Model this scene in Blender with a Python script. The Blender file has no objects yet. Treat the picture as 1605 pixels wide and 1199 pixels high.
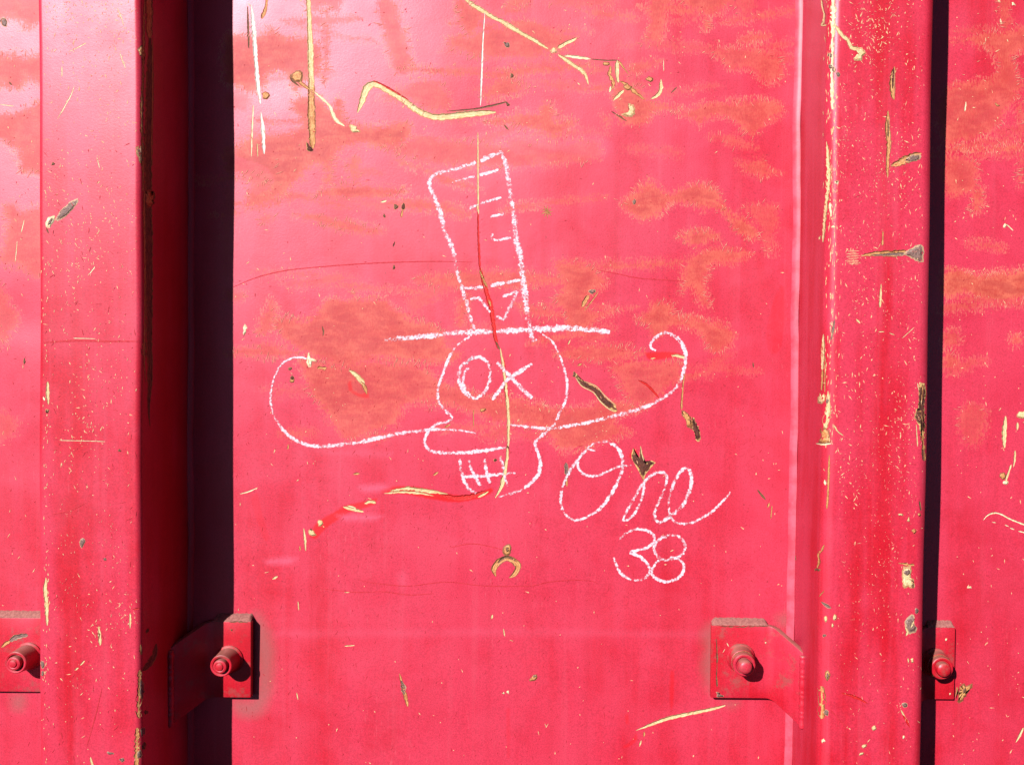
import bpy, bmesh, math, random
import numpy as np
from mathutils import Vector, Matrix, Euler

random.seed(38)
rng = np.random.default_rng(38)
scene = bpy.context.scene

# ------------------------------------------------------------------ camera
# metres; the steel sheet stands in the plane y = 0, the camera looks along +y
CAM_D = 1.10
F_PX = 1390.0                 # focal length in pixels of a 1605 px wide picture
CX, CY = 930.0, 599.5         # principal point (the picture is a crop)
cam_data = bpy.data.cameras.new("camera")
cam = bpy.data.objects.new("camera", cam_data)
scene.collection.objects.link(cam)
cam_data.sensor_fit = 'HORIZONTAL'
cam_data.sensor_width = 36.0
cam_data.lens = 36.0 * F_PX / 1605.0
cam_data.shift_x = -(CX - 802.5) / 1605.0
cam_data.clip_start = 0.01
cam_data.clip_end = 100.0
CAM_LOC = Vector((0.0, -CAM_D, 0.0))
CAM_ROT = (Euler((math.radians(90.0 - 1.1), 0, 0)).to_matrix() @
           Matrix.Rotation(math.radians(0.55), 3, 'Z'))
cam.location = CAM_LOC
cam.rotation_euler = CAM_ROT.to_euler()
scene.camera = cam

# ------------------------------------------------------------------ light
TO_SUN = Vector((-0.565, -1.0, 0.61)).normalized()
world = bpy.data.worlds.new("World")
scene.world = world
world.use_nodes = True
wn = world.node_tree
wn.nodes.clear()
sky = wn.nodes.new("ShaderNodeTexSky")
sky.sky_type = 'NISHITA'
sky.sun_disc = False
sky.air_density = 0.13
sky.dust_density = 0.1
sky.ozone_density = 1.5
sky.sun_elevation = math.asin(TO_SUN.z)
sky.sun_rotation = math.atan2(TO_SUN.x, TO_SUN.y)
bg = wn.nodes.new("ShaderNodeBackground")
bg.inputs["Strength"].default_value = 0.05
wo = wn.nodes.new("ShaderNodeOutputWorld")
wn.links.new(sky.outputs[0], bg.inputs[0])
wn.links.new(bg.outputs[0], wo.inputs[0])
sun_data = bpy.data.lights.new("sun", 'SUN')
sun_data.energy = 5.0
sun_data.angle = math.radians(0.5)
sun_data.color = (1.0, 0.96, 0.91)
sun = bpy.data.objects.new("sun", sun_data)
sun.rotation_euler = (-TO_SUN).to_track_quat('-Z', 'Y').to_euler()
sun.location = TO_SUN * 5
scene.collection.objects.link(sun)
scene.view_settings.view_transform = 'Standard'
scene.view_settings.look = 'None'
scene.view_settings.gamma = 1.0
scene.view_settings.use_curve_mapping = False
scene.view_settings.exposure = 1.36

# ------------------------------------------------------------------ helpers
COL = scene.collection

def ray(px, py):
    d = CAM_ROT @ Vector(((px - CX) / F_PX, -(py - CY) / F_PX, -1.0))
    return d

def at_depth(px, py, depth):
    """point of the picture pixel on the plane that stands depth metres in front of the sheet"""
    d = ray(px, py)
    t = (-depth + CAM_D) / d.y
    return CAM_LOC + d * t

_hp = [(3.1, 1.7, 0.4, 1.0), (5.3, -2.9, 1.9, 0.7), (8.7, 4.1, 2.6, 0.45), (2.2, 7.9, 4.0, 0.5), (13.0, 9.0, 0.7, 0.22)]
_dents = [(-0.30, -0.06, 0.055, -0.0022), (-0.12, 0.30, 0.07, -0.0024), (0.07, 0.40, 0.05, 0.0014), (0.16, 0.14, 0.06, -0.0020), (-0.38, 0.36, 0.06, -0.0018),
          (-0.16, -0.19, 0.06, -0.0020), (0.13, -0.02, 0.045, 0.0012), (-0.02, -0.30, 0.08, -0.0016), (0.49, 0.05, 0.05, -0.0018), (-0.71, 0.05, 0.05, -0.0018), (-0.30, -0.40, 0.07, 0.0014)]
def sheet_h(x, z):
    """gentle waviness of the sheet, towards the camera, metres"""
    s = 0
    for a, b, c, w in _hp:
        s = s + w * np.sin(a * 2.1 * x + b * 1.6 * z + c)
    s = 0.0014 * s
    for x0, z0, rad, a in _dents:
        s = s + a * np.exp(-((x - x0) ** 2 + ((z - z0) * 1.35) ** 2) / rad ** 2)
    return s

def hit_sheet(px, py):
    p = at_depth(px, py, 0.0)
    h = float(sheet_h(p.x, p.z))
    p = at_depth(px, py, h)
    return p, Vector((0, -1, 0))

def link(o, parent=None):
    COL.objects.link(o)
    if parent is not None:
        o.parent = parent
    return o

def mesh_obj(name, verts, faces, mat, parent=None, smooth=True, uvs=None):
    me = bpy.data.meshes.new(name)
    me.from_pydata([tuple(v) for v in verts], [], faces)
    if uvs is not None:
        uvl = me.uv_layers.new(name="UVMap")
        li = np.zeros(len(me.loops), dtype=np.int32)
        me.loops.foreach_get("vertex_index", li)
        arr = np.array(uvs, dtype=np.float32)[li]
        uvl.data.foreach_set("uv", arr.ravel())
    if smooth:
        me.polygons.foreach_set("use_smooth", [True] * len(me.polygons))
    me.materials.append(mat)
    me.update()
    return link(bpy.data.objects.new(name, me), parent)

def empty(name, label, cat):
    o = bpy.data.objects.new(name, None)
    o.empty_display_size = 0.05
    o["label"] = label
    o["category"] = cat
    return link(o)

# ---- node helpers
class NT:
    def __init__(self, name):
        self.m = bpy.data.materials.new(name)
        self.m.use_nodes = True
        self.t = self.m.node_tree
        self.t.nodes.clear()
        self.out = self.t.nodes.new("ShaderNodeOutputMaterial")
    def n(self, typ, **kw):
        nd = self.t.nodes.new(typ)
        for k, v in kw.items():
            setattr(nd, k, v)
        return nd
    def put(self, sock, v):
        if hasattr(v, "is_output"):
            self.t.links.new(v, sock)
        else:
            sock.default_value = v
    def math(self, op, a, b=0.0, c=0.0, clamp=False):
        nd = self.n("ShaderNodeMath", operation=op, use_clamp=clamp)
        for s, v in zip(nd.inputs, (a, b, c)):
            self.put(s, v)
        return nd.outputs[0]
    def step(self, v, lo, hi, a=0.0, b=1.0):
        nd = self.n("ShaderNodeMapRange", interpolation_type='SMOOTHSTEP')
        for s, x in zip(("Value", "From Min", "From Max", "To Min", "To Max"), (v, lo, hi, a, b)):
            self.put(nd.inputs[s], x)
        return nd.outputs[0]
    def mix(self, f, a, b, blend='MIX'):
        nd = self.n("ShaderNodeMix", data_type='RGBA', blend_type=blend)
        self.put(nd.inputs[0], f)
        for s, v in ((nd.inputs[6], a), (nd.inputs[7], b)):
            self.put(s, v if hasattr(v, "is_output") else (*v, 1.0))
        return nd.outputs[2]
    def coords(self, scale=(1, 1, 1), rot=(0, 0, 0), src="Object"):
        tc = self.n("ShaderNodeTexCoord")
        mp = self.n("ShaderNodeMapping")
        self.t.links.new(tc.outputs[src], mp.inputs[0])
        mp.inputs["Scale"].default_value = scale
        mp.inputs["Rotation"].default_value = rot
        return mp.outputs[0]
    def noise(self, vec, scale, detail=3.0, rough=0.55, dist=0.0):
        nd = self.n("ShaderNodeTexNoise")
        self.put(nd.inputs["Vector"], vec)
        nd.inputs["Scale"].default_value = scale
        nd.inputs["Detail"].default_value = detail
        nd.inputs["Roughness"].default_value = rough
        nd.inputs["Distortion"].default_value = dist
        return nd.outputs[0]
    def attr(self, name):
        nd = self.n("ShaderNodeAttribute", attribute_name=name)
        return nd.outputs["Fac"]
    def bump(self, h, strength, dist, normal=None):
        nd = self.n("ShaderNodeBump")
        nd.inputs["Strength"].default_value = strength
        nd.inputs["Distance"].default_value = dist
        self.put(nd.inputs["Height"], h)
        if normal is not None:
            self.t.links.new(normal, nd.inputs["Normal"])
        return nd.outputs[0]
    def bsdf(self, col, rough, normal=None, spec=0.5, alpha=None, tint=None):
        nd = self.n("ShaderNodeBsdfPrincipled")
        self.put(nd.inputs["Base Color"], col if hasattr(col, "is_output") else (*col, 1.0))
        self.put(nd.inputs["Roughness"], rough)
        self.put(nd.inputs["Specular IOR Level"], spec)
        if normal is not None:
            self.t.links.new(normal, nd.inputs["Normal"])
        if tint is not None:
            nd.inputs["Specular Tint"].default_value = (*tint, 1.0)
        if alpha is not None:
            self.put(nd.inputs["Alpha"], alpha)
        self.t.links.new(nd.outputs[0], self.out.inputs[0])
        return self.m

RED = (0.258, 0.0036, 0.0095)
FADED = (0.300, 0.0165, 0.037)

def paint(name, stains=False, dust_top=0.0, fade_bias=0.0, band=0.5):
    k = NT(name)
    co = k.coords()
    big = k.noise(co, 3.2, 4, 0.6)
    med = k.noise(co, 17.0, 4, 0.6, 0.4)
    streak = k.noise(k.coords((26, 26, 2.2)), 1.0, 4, 0.6)
    fine = k.noise(co, 620.0, 4, 0.75)
    grit = k.noise(co, 330.0, 3, 0.65)
    f = k.math('ADD', k.math('MULTIPLY', big, 1.1), k.math('MULTIPLY', med, 0.5))
    f = k.math('ADD', f, k.math('MULTIPLY', k.math('SUBTRACT', streak, 0.5), band * 1.6))
    f = k.math('ADD', f, 0.25)
    f = k.step(f, 0.72 - fade_bias, 1.36 - fade_bias)
    col = k.mix(f, RED, FADED)
    # fine speckle of the chalky paint
    sp = k.step(fine, 0.28, 0.72, 0.74, 1.26)
    spn = k.n("ShaderNodeCombineColor")
    for s in spn.inputs[:3]:
        k.put(s, sp)
    col = k.mix(0.9, col, spn.outputs[0], 'MULTIPLY')
    # grime runs and chalky wash-down
    run = k.noise(k.coords((60, 60, 1.6)), 1.0, 5, 0.65)
    col = k.mix(k.math('MULTIPLY', k.step(run, 0.52, 0.74), 0.16), col, (0.19, 0.005, 0.009))
    col = k.mix(k.math('MULTIPLY', k.step(run, 0.46, 0.28), 0.25), col, (0.31, 0.038, 0.062))
    cloud = k.noise(co, 7.0, 6, 0.68, 0.6)
    col = k.mix(k.math('MULTIPLY', k.step(cloud, 0.52, 0.70), 0.30), col, (0.225, 0.0035, 0.0075))
    # small pits
    vor = k.n("ShaderNodeTexVoronoi")
    k.put(vor.inputs["Vector"], co)
    vor.inputs["Scale"].default_value = 75.0
    pit = k.math('MULTIPLY', k.math('LESS_THAN', vor.outputs["Distance"], 0.085),
                 k.math('GREATER_THAN', k.noise(co, 31.0, 2), 0.53))
    col = k.mix(k.math('MULTIPLY', pit, 0.55), col, (0.13, 0.006, 0.010))
    # pale rub marks
    rub = k.noise(k.coords((420, 420, 60), (0, 0.35, 0)), 1.0, 3, 0.6)
    rubm = k.math('MULTIPLY', k.step(rub, 0.60, 0.72), k.step(k.noise(co, 6.0, 3), 0.45, 0.7))
    col = k.mix(k.math('MULTIPLY', rubm, 0.22), col, (0.40, 0.10, 0.12))
    rough = k.step(med, 0.2, 0.8, 0.36, 0.47)
    spec = 0.46 if stains else 0.34
    if stains:
        sd = k.math('SUBTRACT', k.attr("stain"), 20.0)
        tone = k.attr("tone")
        hair = k.noise(k.coords((700, 700, 240), (0, 0.25, 0)), 1.0, 3, 0.6)
        hair2 = k.noise(k.coords((240, 240, 800), (0, 0.3, 0)), 1.0, 3, 0.6)
        lump = k.noise(k.coords((32, 32, 95), (0, 0.06, 0)), 1.0, 4, 0.65, 0.5)
        hh = k.math('ADD', k.math('MULTIPLY', k.math('SUBTRACT', hair, 0.5), 28.0),
                    k.math('MULTIPLY', k.math('SUBTRACT', hair2, 0.5), 16.0))
        s = k.math('ADD', sd, hh)
        s = k.math('ADD', s, k.math('MULTIPLY', k.math('SUBTRACT', lump, 0.5), 20.0))
        m = k.step(s, -3.0, 5.5)
        inner = k.noise(co, 38.0, 4, 0.65, 0.5)
        brist = k.math('ADD', k.math('MULTIPLY', inner, 0.55), k.math('MULTIPLY', hair, 0.45))
        scol = k.mix(k.step(brist, 0.40, 0.62), (0.255, 0.036, 0.021), (0.330, 0.078, 0.045))
        deep = k.step(k.math('ADD', sd, k.math('MULTIPLY', k.math('SUBTRACT', med, 0.5), 14)), 2.0, 14.0)
        scol = k.mix(k.math('MULTIPLY', deep, k.step(lump, 0.35, 0.62, 0.05, 0.55)), scol, (0.175, 0.016, 0.013))
        col = k.mix(k.math('MULTIPLY', m, k.math('MULTIPLY', tone, 0.88)), col, scol)
        edge = k.math('MULTIPLY', k.step(s, -5.0, -0.5), k.step(s, 0.0, 3.5, 1.0, 0.0))
        edge = k.math('MULTIPLY', edge, k.step(hair, 0.42, 0.62))
        col = k.mix(k.math('MULTIPLY', k.math('MULTIPLY', edge, tone), k.step(cloud, 0.42, 0.62, 0.05, 0.7)), col, (0.36, 0.135, 0.088))
        # scraped-bright red and pale smudges and grey road dust, all with a shape of their own
        sm = k.step(k.math('ADD', k.math('SUBTRACT', k.attr("smear"), 20.0), k.math('MULTIPLY', hh, 0.12)), -1.2, 2.2)
        col = k.mix(k.math('MULTIPLY', sm, k.attr("smear_amt")), col, (0.34, 0.002, 0.003))
        pk = k.step(k.math('ADD', k.math('SUBTRACT', k.attr("smudge"), 20.0), k.math('MULTIPLY', hh, 0.3)), -5.0, 7.0)
        col = k.mix(k.math('MULTIPLY', pk, k.math('MULTIPLY', k.attr("smudge_amt"), 0.5)), col, (0.37, 0.072, 0.125))
        du = k.step(k.math('ADD', k.math('SUBTRACT', k.attr("grime"), 20.0), k.math('MULTIPLY', k.math('SUBTRACT', cloud, 0.5), 34.0)), -9.0, 14.0)
        col = k.mix(k.math('MULTIPLY', du, 0.6), col, (0.14, 0.060, 0.055))
        mt = k.math('MULTIPLY', m, k.math('MINIMUM', k.math('MULTIPLY', tone, 1.3), 1.0))
        rough = k.math('ADD', rough, k.math('MULTIPLY', mt, 0.12))
        spec = k.math('SUBTRACT', 0.46, k.math('MULTIPLY', mt, 0.20))
    if dust_top > 0:
        gn = k.n("ShaderNodeNewGeometry")
        sx = k.n("ShaderNodeSeparateXYZ")
        k.t.links.new(gn.outputs["Normal"], sx.inputs[0])
        up = k.math('ADD', sx.outputs[2], k.math('MULTIPLY', k.math('SUBTRACT', k.noise(co, 160, 4, 0.65), 0.5), 1.0))
        dm = k.step(up, 0.30, 0.85)
        col = k.mix(k.math('MULTIPLY', dm, dust_top), col, (0.155, 0.078, 0.062))
        blot = k.step(k.noise(co, 48, 5, 0.72), 0.50, 0.68)
        col = k.mix(k.math('MULTIPLY', blot, dust_top * 0.75), col, (0.135, 0.046, 0.040))
    b1 = k.bump(k.noise(co, 16.0, 2, 0.5), 0.08, 0.004)
    b2 = k.bump(grit, 0.06, 0.0011, b1)
    b3 = k.bump(fine, 0.12, 0.0006, b2)
    return k.bsdf(col, rough, b3, spec, tint=(1.0, 0.74, 0.88))

def scratch_mat(name, core, core2, edge, edge_amt=0.8, rough=0.6, edge_at=0.72):
    k = NT(name)
    uv = k.n("ShaderNodeUVMap").outputs[0]
    sx = k.n("ShaderNodeSeparateXYZ")
    k.t.links.new(uv, sx.inputs[0])
    e = k.math('ABSOLUTE', k.math('SUBTRACT', k.math('MULTIPLY', sx.outputs[1], 2.0), 1.0))
    cb = k.n("ShaderNodeCombineXYZ")
    k.put(cb.inputs[0], k.math('MULTIPLY', sx.outputs[0], 0.6))
    k.put(cb.inputs[1], k.math('MULTIPLY', sx.outputs[1], 7.0))
    st = k.noise(cb.outputs[0], 1.0, 4, 0.65)
    co = k.coords()
    gr = k.noise(co, 420.0, 3, 0.65)
    col = k.mix(k.step(k.math('ADD', k.math('MULTIPLY', st, 0.7), k.math('MULTIPLY', gr, 0.3)), 0.42, 0.60), core, core2)
    em = k.step(k.math('ADD', e, k.math('MULTIPLY', k.math('SUBTRACT', k.noise(co, 260, 3, 0.6), 0.5), 0.9)), edge_at, edge_at + 0.2)
    col = k.mix(k.math('MULTIPLY', em, edge_amt), col, edge)
    nb = k.bump(k.math('ADD', k.math('ADD', st, gr), k.math('MULTIPLY', k.step(e, 0.45, 0.95), 1.6)), 0.7, 0.0012)
    return k.bsdf(col, rough, nb, 0.3)

def chalk_mat():
    k = NT("chalk")
    uv = k.n("ShaderNodeUVMap").outputs[0]
    sx = k.n("ShaderNodeSeparateXYZ")
    k.t.links.new(uv, sx.inputs[0])
    e = k.math('ABSOLUTE', k.math('SUBTRACT', k.math('MULTIPLY', sx.outputs[1], 2.0), 1.0))
    co = k.coords()
    g1 = k.noise(co, 360.0, 3, 0.7)
    g2 = k.noise(co, 150.0, 2, 0.5)
    g3 = k.noise(co, 26.0, 2, 0.5)
    v = k.math('ADD', k.math('MULTIPLY', g1, 0.70), k.math('MULTIPLY', g2, 0.50))
    v = k.math('ADD', v, k.math('MULTIPLY', g3, 0.60))
    v = k.math('SUBTRACT', v, k.math('MULTIPLY', k.math('POWER', e, 2.4), 0.34))
    a = k.step(v, 0.71, 0.95)
    col = k.mix(k.step(g1, 0.4, 0.65), (0.40, 0.255, 0.31), (0.47, 0.40, 0.45))
    return k.bsdf(col, 0.9, k.bump(g1, 0.4, 0.001), 0.1, k.math('MULTIPLY', a, 0.92))

def flat_mat(name, c1, c2, scale=300.0, rough=0.7, bump=0.5):
    k = NT(name)
    co = k.coords()
    n = k.noise(co, scale, 4, 0.65)
    col = k.mix(k.step(n, 0.35, 0.65), c1, c2)
    return k.bsdf(col, rough, k.bump(n, bump, 0.002), 0.25)

M_SHEET = paint("weathered_red_sheet_paint", stains=True, fade_bias=0.12)
M_POST = paint("scuffed_red_post_paint", dust_top=0.0, fade_bias=-0.02, band=1.0)
M_BRKT = paint("dusty_red_bracket_paint", dust_top=0.75, fade_bias=-0.1)
M_DUST = flat_mat("caked_dust", (0.140, 0.050, 0.046), (0.205, 0.082, 0.072), 300.0, 0.95, 0.5)
M_RING = flat_mat("packed_rust", (0.10, 0.030, 0.014), (0.21, 0.085, 0.040), 330.0, 0.9, 0.9)
M_SEAL = flat_mat("faded_pink_sealant", (0.285, 0.026, 0.046), (0.335, 0.050, 0.080), 40.0, 0.45, 0.12)
M_CHALK = chalk_mat()
M_YEL = scratch_mat("yellow_primer", (0.36, 0.235, 0.105), (0.42, 0.335, 0.195), (0.17, 0.055, 0.020), 0.7, 0.6, 0.66)
M_CREAM = scratch_mat("pale_primer", (0.42, 0.33, 0.17), (0.46, 0.43, 0.33), (0.30, 0.085, 0.055), 0.55)
M_WHITE = scratch_mat("white_scrape", (0.42, 0.36, 0.32), (0.47, 0.44, 0.42), (0.32, 0.16, 0.16), 0.6)
M_TAN = scratch_mat("tan_primer", (0.25, 0.092, 0.028), (0.37, 0.195, 0.072), (0.10, 0.026, 0.011), 0.85, 0.6, 0.60)
M_RUST = scratch_mat("brown_rust", (0.036, 0.008, 0.005), (0.072, 0.017, 0.009), (0.34, 0.22, 0.08), 0.95, 0.8, 0.80)
M_WORN = scratch_mat("worn_edge", (0.052, 0.019, 0.013), (0.135, 0.058, 0.028), (0.26, 0.14, 0.042), 0.5, 0.7, 0.70)
M_STEEL = scratch_mat("grey_bare_steel", (0.070, 0.035, 0.032), (0.145, 0.082, 0.070), (0.30, 0.19, 0.11), 0.75, 0.5, 0.72)
M_BRED = scratch_mat("bright_scraped_red", (0.29, 0.003, 0.003), (0.34, 0.005, 0.005), (0.30, 0.008, 0.014), 0.5)
M_DRED = flat_mat("dark_hairline", (0.235, 0.004, 0.010), (0.275, 0.009, 0.020))
M_FLECK = flat_mat("primer_fleck", (0.34, 0.15, 0.085), (0.41, 0.29, 0.16), 500)
M_HAIR = flat_mat("peach_scuff", (0.33, 0.085, 0.062), (0.37, 0.150, 0.110), 500)

# ------------------------------------------------------------------ strokes on surfaces
_lift = [0.00010]
def next_lift():
    _lift[0] += 0.00000025
    return _lift[0]

def catmull(pts, step=3.0, closed=False):
    p = [np.array(q, dtype=float) for q in pts]
    n = len(p)
    if n == 2 and not closed:
        L = np.linalg.norm(p[1] - p[0]); m = max(2, int(L / step) + 1)
        return [p[0] + (p[1] - p[0]) * t for t in np.linspace(0, 1, m)]
    out = []
    segs = n if closed else n - 1
    for i in range(segs):
        p1, p2 = p[i], p[(i + 1) % n]
        p0 = p[i - 1] if (closed or i > 0) else 2 * p1 - p2
        p3 = p[(i + 2) % n] if (closed or i + 2 < n) else 2 * p2 - p1
        m = max(1, int(np.linalg.norm(p2 - p1) / step))
        for j in range(m):
            t = j / m
            out.append(0.5 * ((2 * p1) + (-p0 + p2) * t + (2 * p0 - 5 * p1 + 4 * p2 - p3) * t * t + (-p0 + 3 * p1 - 3 * p2 + p3) * t ** 3))
    if not closed:
        out.append(p[-1])
    return out

def ribbon_geo(pts, width, hit, taper=(0.5, 0.5), jag=0.0, step=3.0, wob=0.0, wscale=1.0):
    """pts: picture positions of the stroke's centre line; width: px or list; returns verts, faces, uvs on the real surface"""
    c = catmull(pts, step)
    n = len(c)
    if isinstance(width, (int, float)):
        w = np.full(n, float(width))
    else:
        w = np.interp(np.linspace(0, 1, n), np.linspace(0, 1, len(width)), width)
    t = np.linspace(0, 1, n)
    tl = np.clip(t / 0.12, 0, 1); tr = np.clip((1 - t) / 0.12, 0, 1)
    w = w * wscale * (taper[0] + (1 - taper[0]) * np.sqrt(tl)) * (taper[1] + (1 - taper[1]) * np.sqrt(tr))
    lift = next_lift()
    V, U, F = [], [], []
    u = random.random() * 40
    for i in range(n):
        a = c[max(i - 1, 0)]; b = c[min(i + 1, n - 1)]
        d = b - a; L = np.linalg.norm(d) or 1.0
        nx, ny = -d[1] / L, d[0] / L
        if i:
            u += np.linalg.norm(c[i] - c[i - 1]) / 8.0
        off = random.gauss(0, wob) if wob else 0.0
        for s, v in ((-1, 0.0), (0, 0.5), (1, 1.0)):
            ww = 0.5 * w[i] * (1 + (random.uniform(-jag, jag) if s else 0))
            q = (c[i][0] + nx * (ww * s + off), c[i][1] + ny * (ww * s + off))
            p, nn = hit(*q)
            V.append(p + nn * lift); U.append((u, v))
        if i:
            k = 3 * i
            F += [(k - 3, k - 2, k + 1, k), (k - 2, k - 1, k + 2, k + 1)]
    return V, F, U

def stroke(name, parent, hit, mat, pts, width, **kw):
    V, F, U = ribbon_geo(pts, width, hit, **kw)
    return mesh_obj(name, V, F, mat, parent, True, U)

def strokes(name, parent, hit, mat, lst, **kw):
    """several strokes of one drawn figure as one mesh"""
    V, F, U = [], [], []
    for pts, w in lst:
        v, f, u = ribbon_geo(pts, w, hit, **kw)
        b = len(V)
        V += v; U += u
        F += [tuple(i + b for i in q) for q in f]
    return mesh_obj(name, V, F, mat, parent, True, U)

def blob(name, parent, hit, mat, outline, jag=0.8, smooth=True, rim=0.8):
    """flat chip with an uneven outline: rim ring + centre so that the material can colour its edge"""
    c = catmull(outline, 2.5, True) if smooth else [np.array(q, float) for q in outline]
    c = [q + rng.normal(0, jag, 2) for q in c]
    n = len(c)
    cen = sum(c) / n
    lift = next_lift()
    V, U, F = [], [], []
    for ring, v in ((1.0, 1.0), (0.55, 0.75), (0.0, 0.5)):
        if ring == 0:
            p, nn = hit(*cen); V.append(p + nn * lift); U.append((0, 0.5)); continue
        for i, q in enumerate(c):
            r = cen + (q - cen) * ring
            p, nn = hit(*r); V.append(p + nn * lift); U.append((i * 0.35, v))
    for i in range(n):
        j = (i + 1) % n
        F.append((i, j, n + j, n + i)); F.append((n + i, n + j, 2 * n))
    return mesh_obj(name, V, F, mat, parent, True, U)

def oval(cx, cy, rx, ry, ang=0.0, n=10):
    a = math.radians(ang); out = []
    for i in range(n):
        t = 2 * math.pi * i / n
        x, y = rx * math.cos(t), ry * math.sin(t)
        out.append((cx + x * math.cos(a) - y * math.sin(a), cy + x * math.sin(a) + y * math.cos(a)))
    return out

def flecks(name, parent, hit, mat, items):
    """items: (x, y, length, width, angle) -> one mesh of tiny slivers"""
    V, F = [], []
    for (x, y, L, w, a) in items:
        dx, dy = math.cos(a) * L / 2, math.sin(a) * L / 2
        nx, ny = -math.sin(a) * w / 2, math.cos(a) * w / 2
        k = random.uniform(-0.5, 0.5)
        b = len(V)
        lift = next_lift() if len(V) % 40 == 0 else _lift[0]
        for q in ((x - dx, y - dy), (x + dx * k + nx, y + dy * k + ny), (x + dx, y + dy), (x + dx * k - nx, y + dy * k - ny)):
            p, nn = hit(*q); V.append(p + nn * lift)
        F.append((b, b + 1, b + 2, b + 3))
    o = mesh_obj(name, V, F, mat, parent, False)
    o["kind"] = "stuff"
    return o

# ------------------------------------------------------------------ the steel wall
wall = empty("steel_wall", "red painted steel wall with two upright posts, scraped and chalk-marked", "steel wall")
wall["kind"] = "thing"

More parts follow.
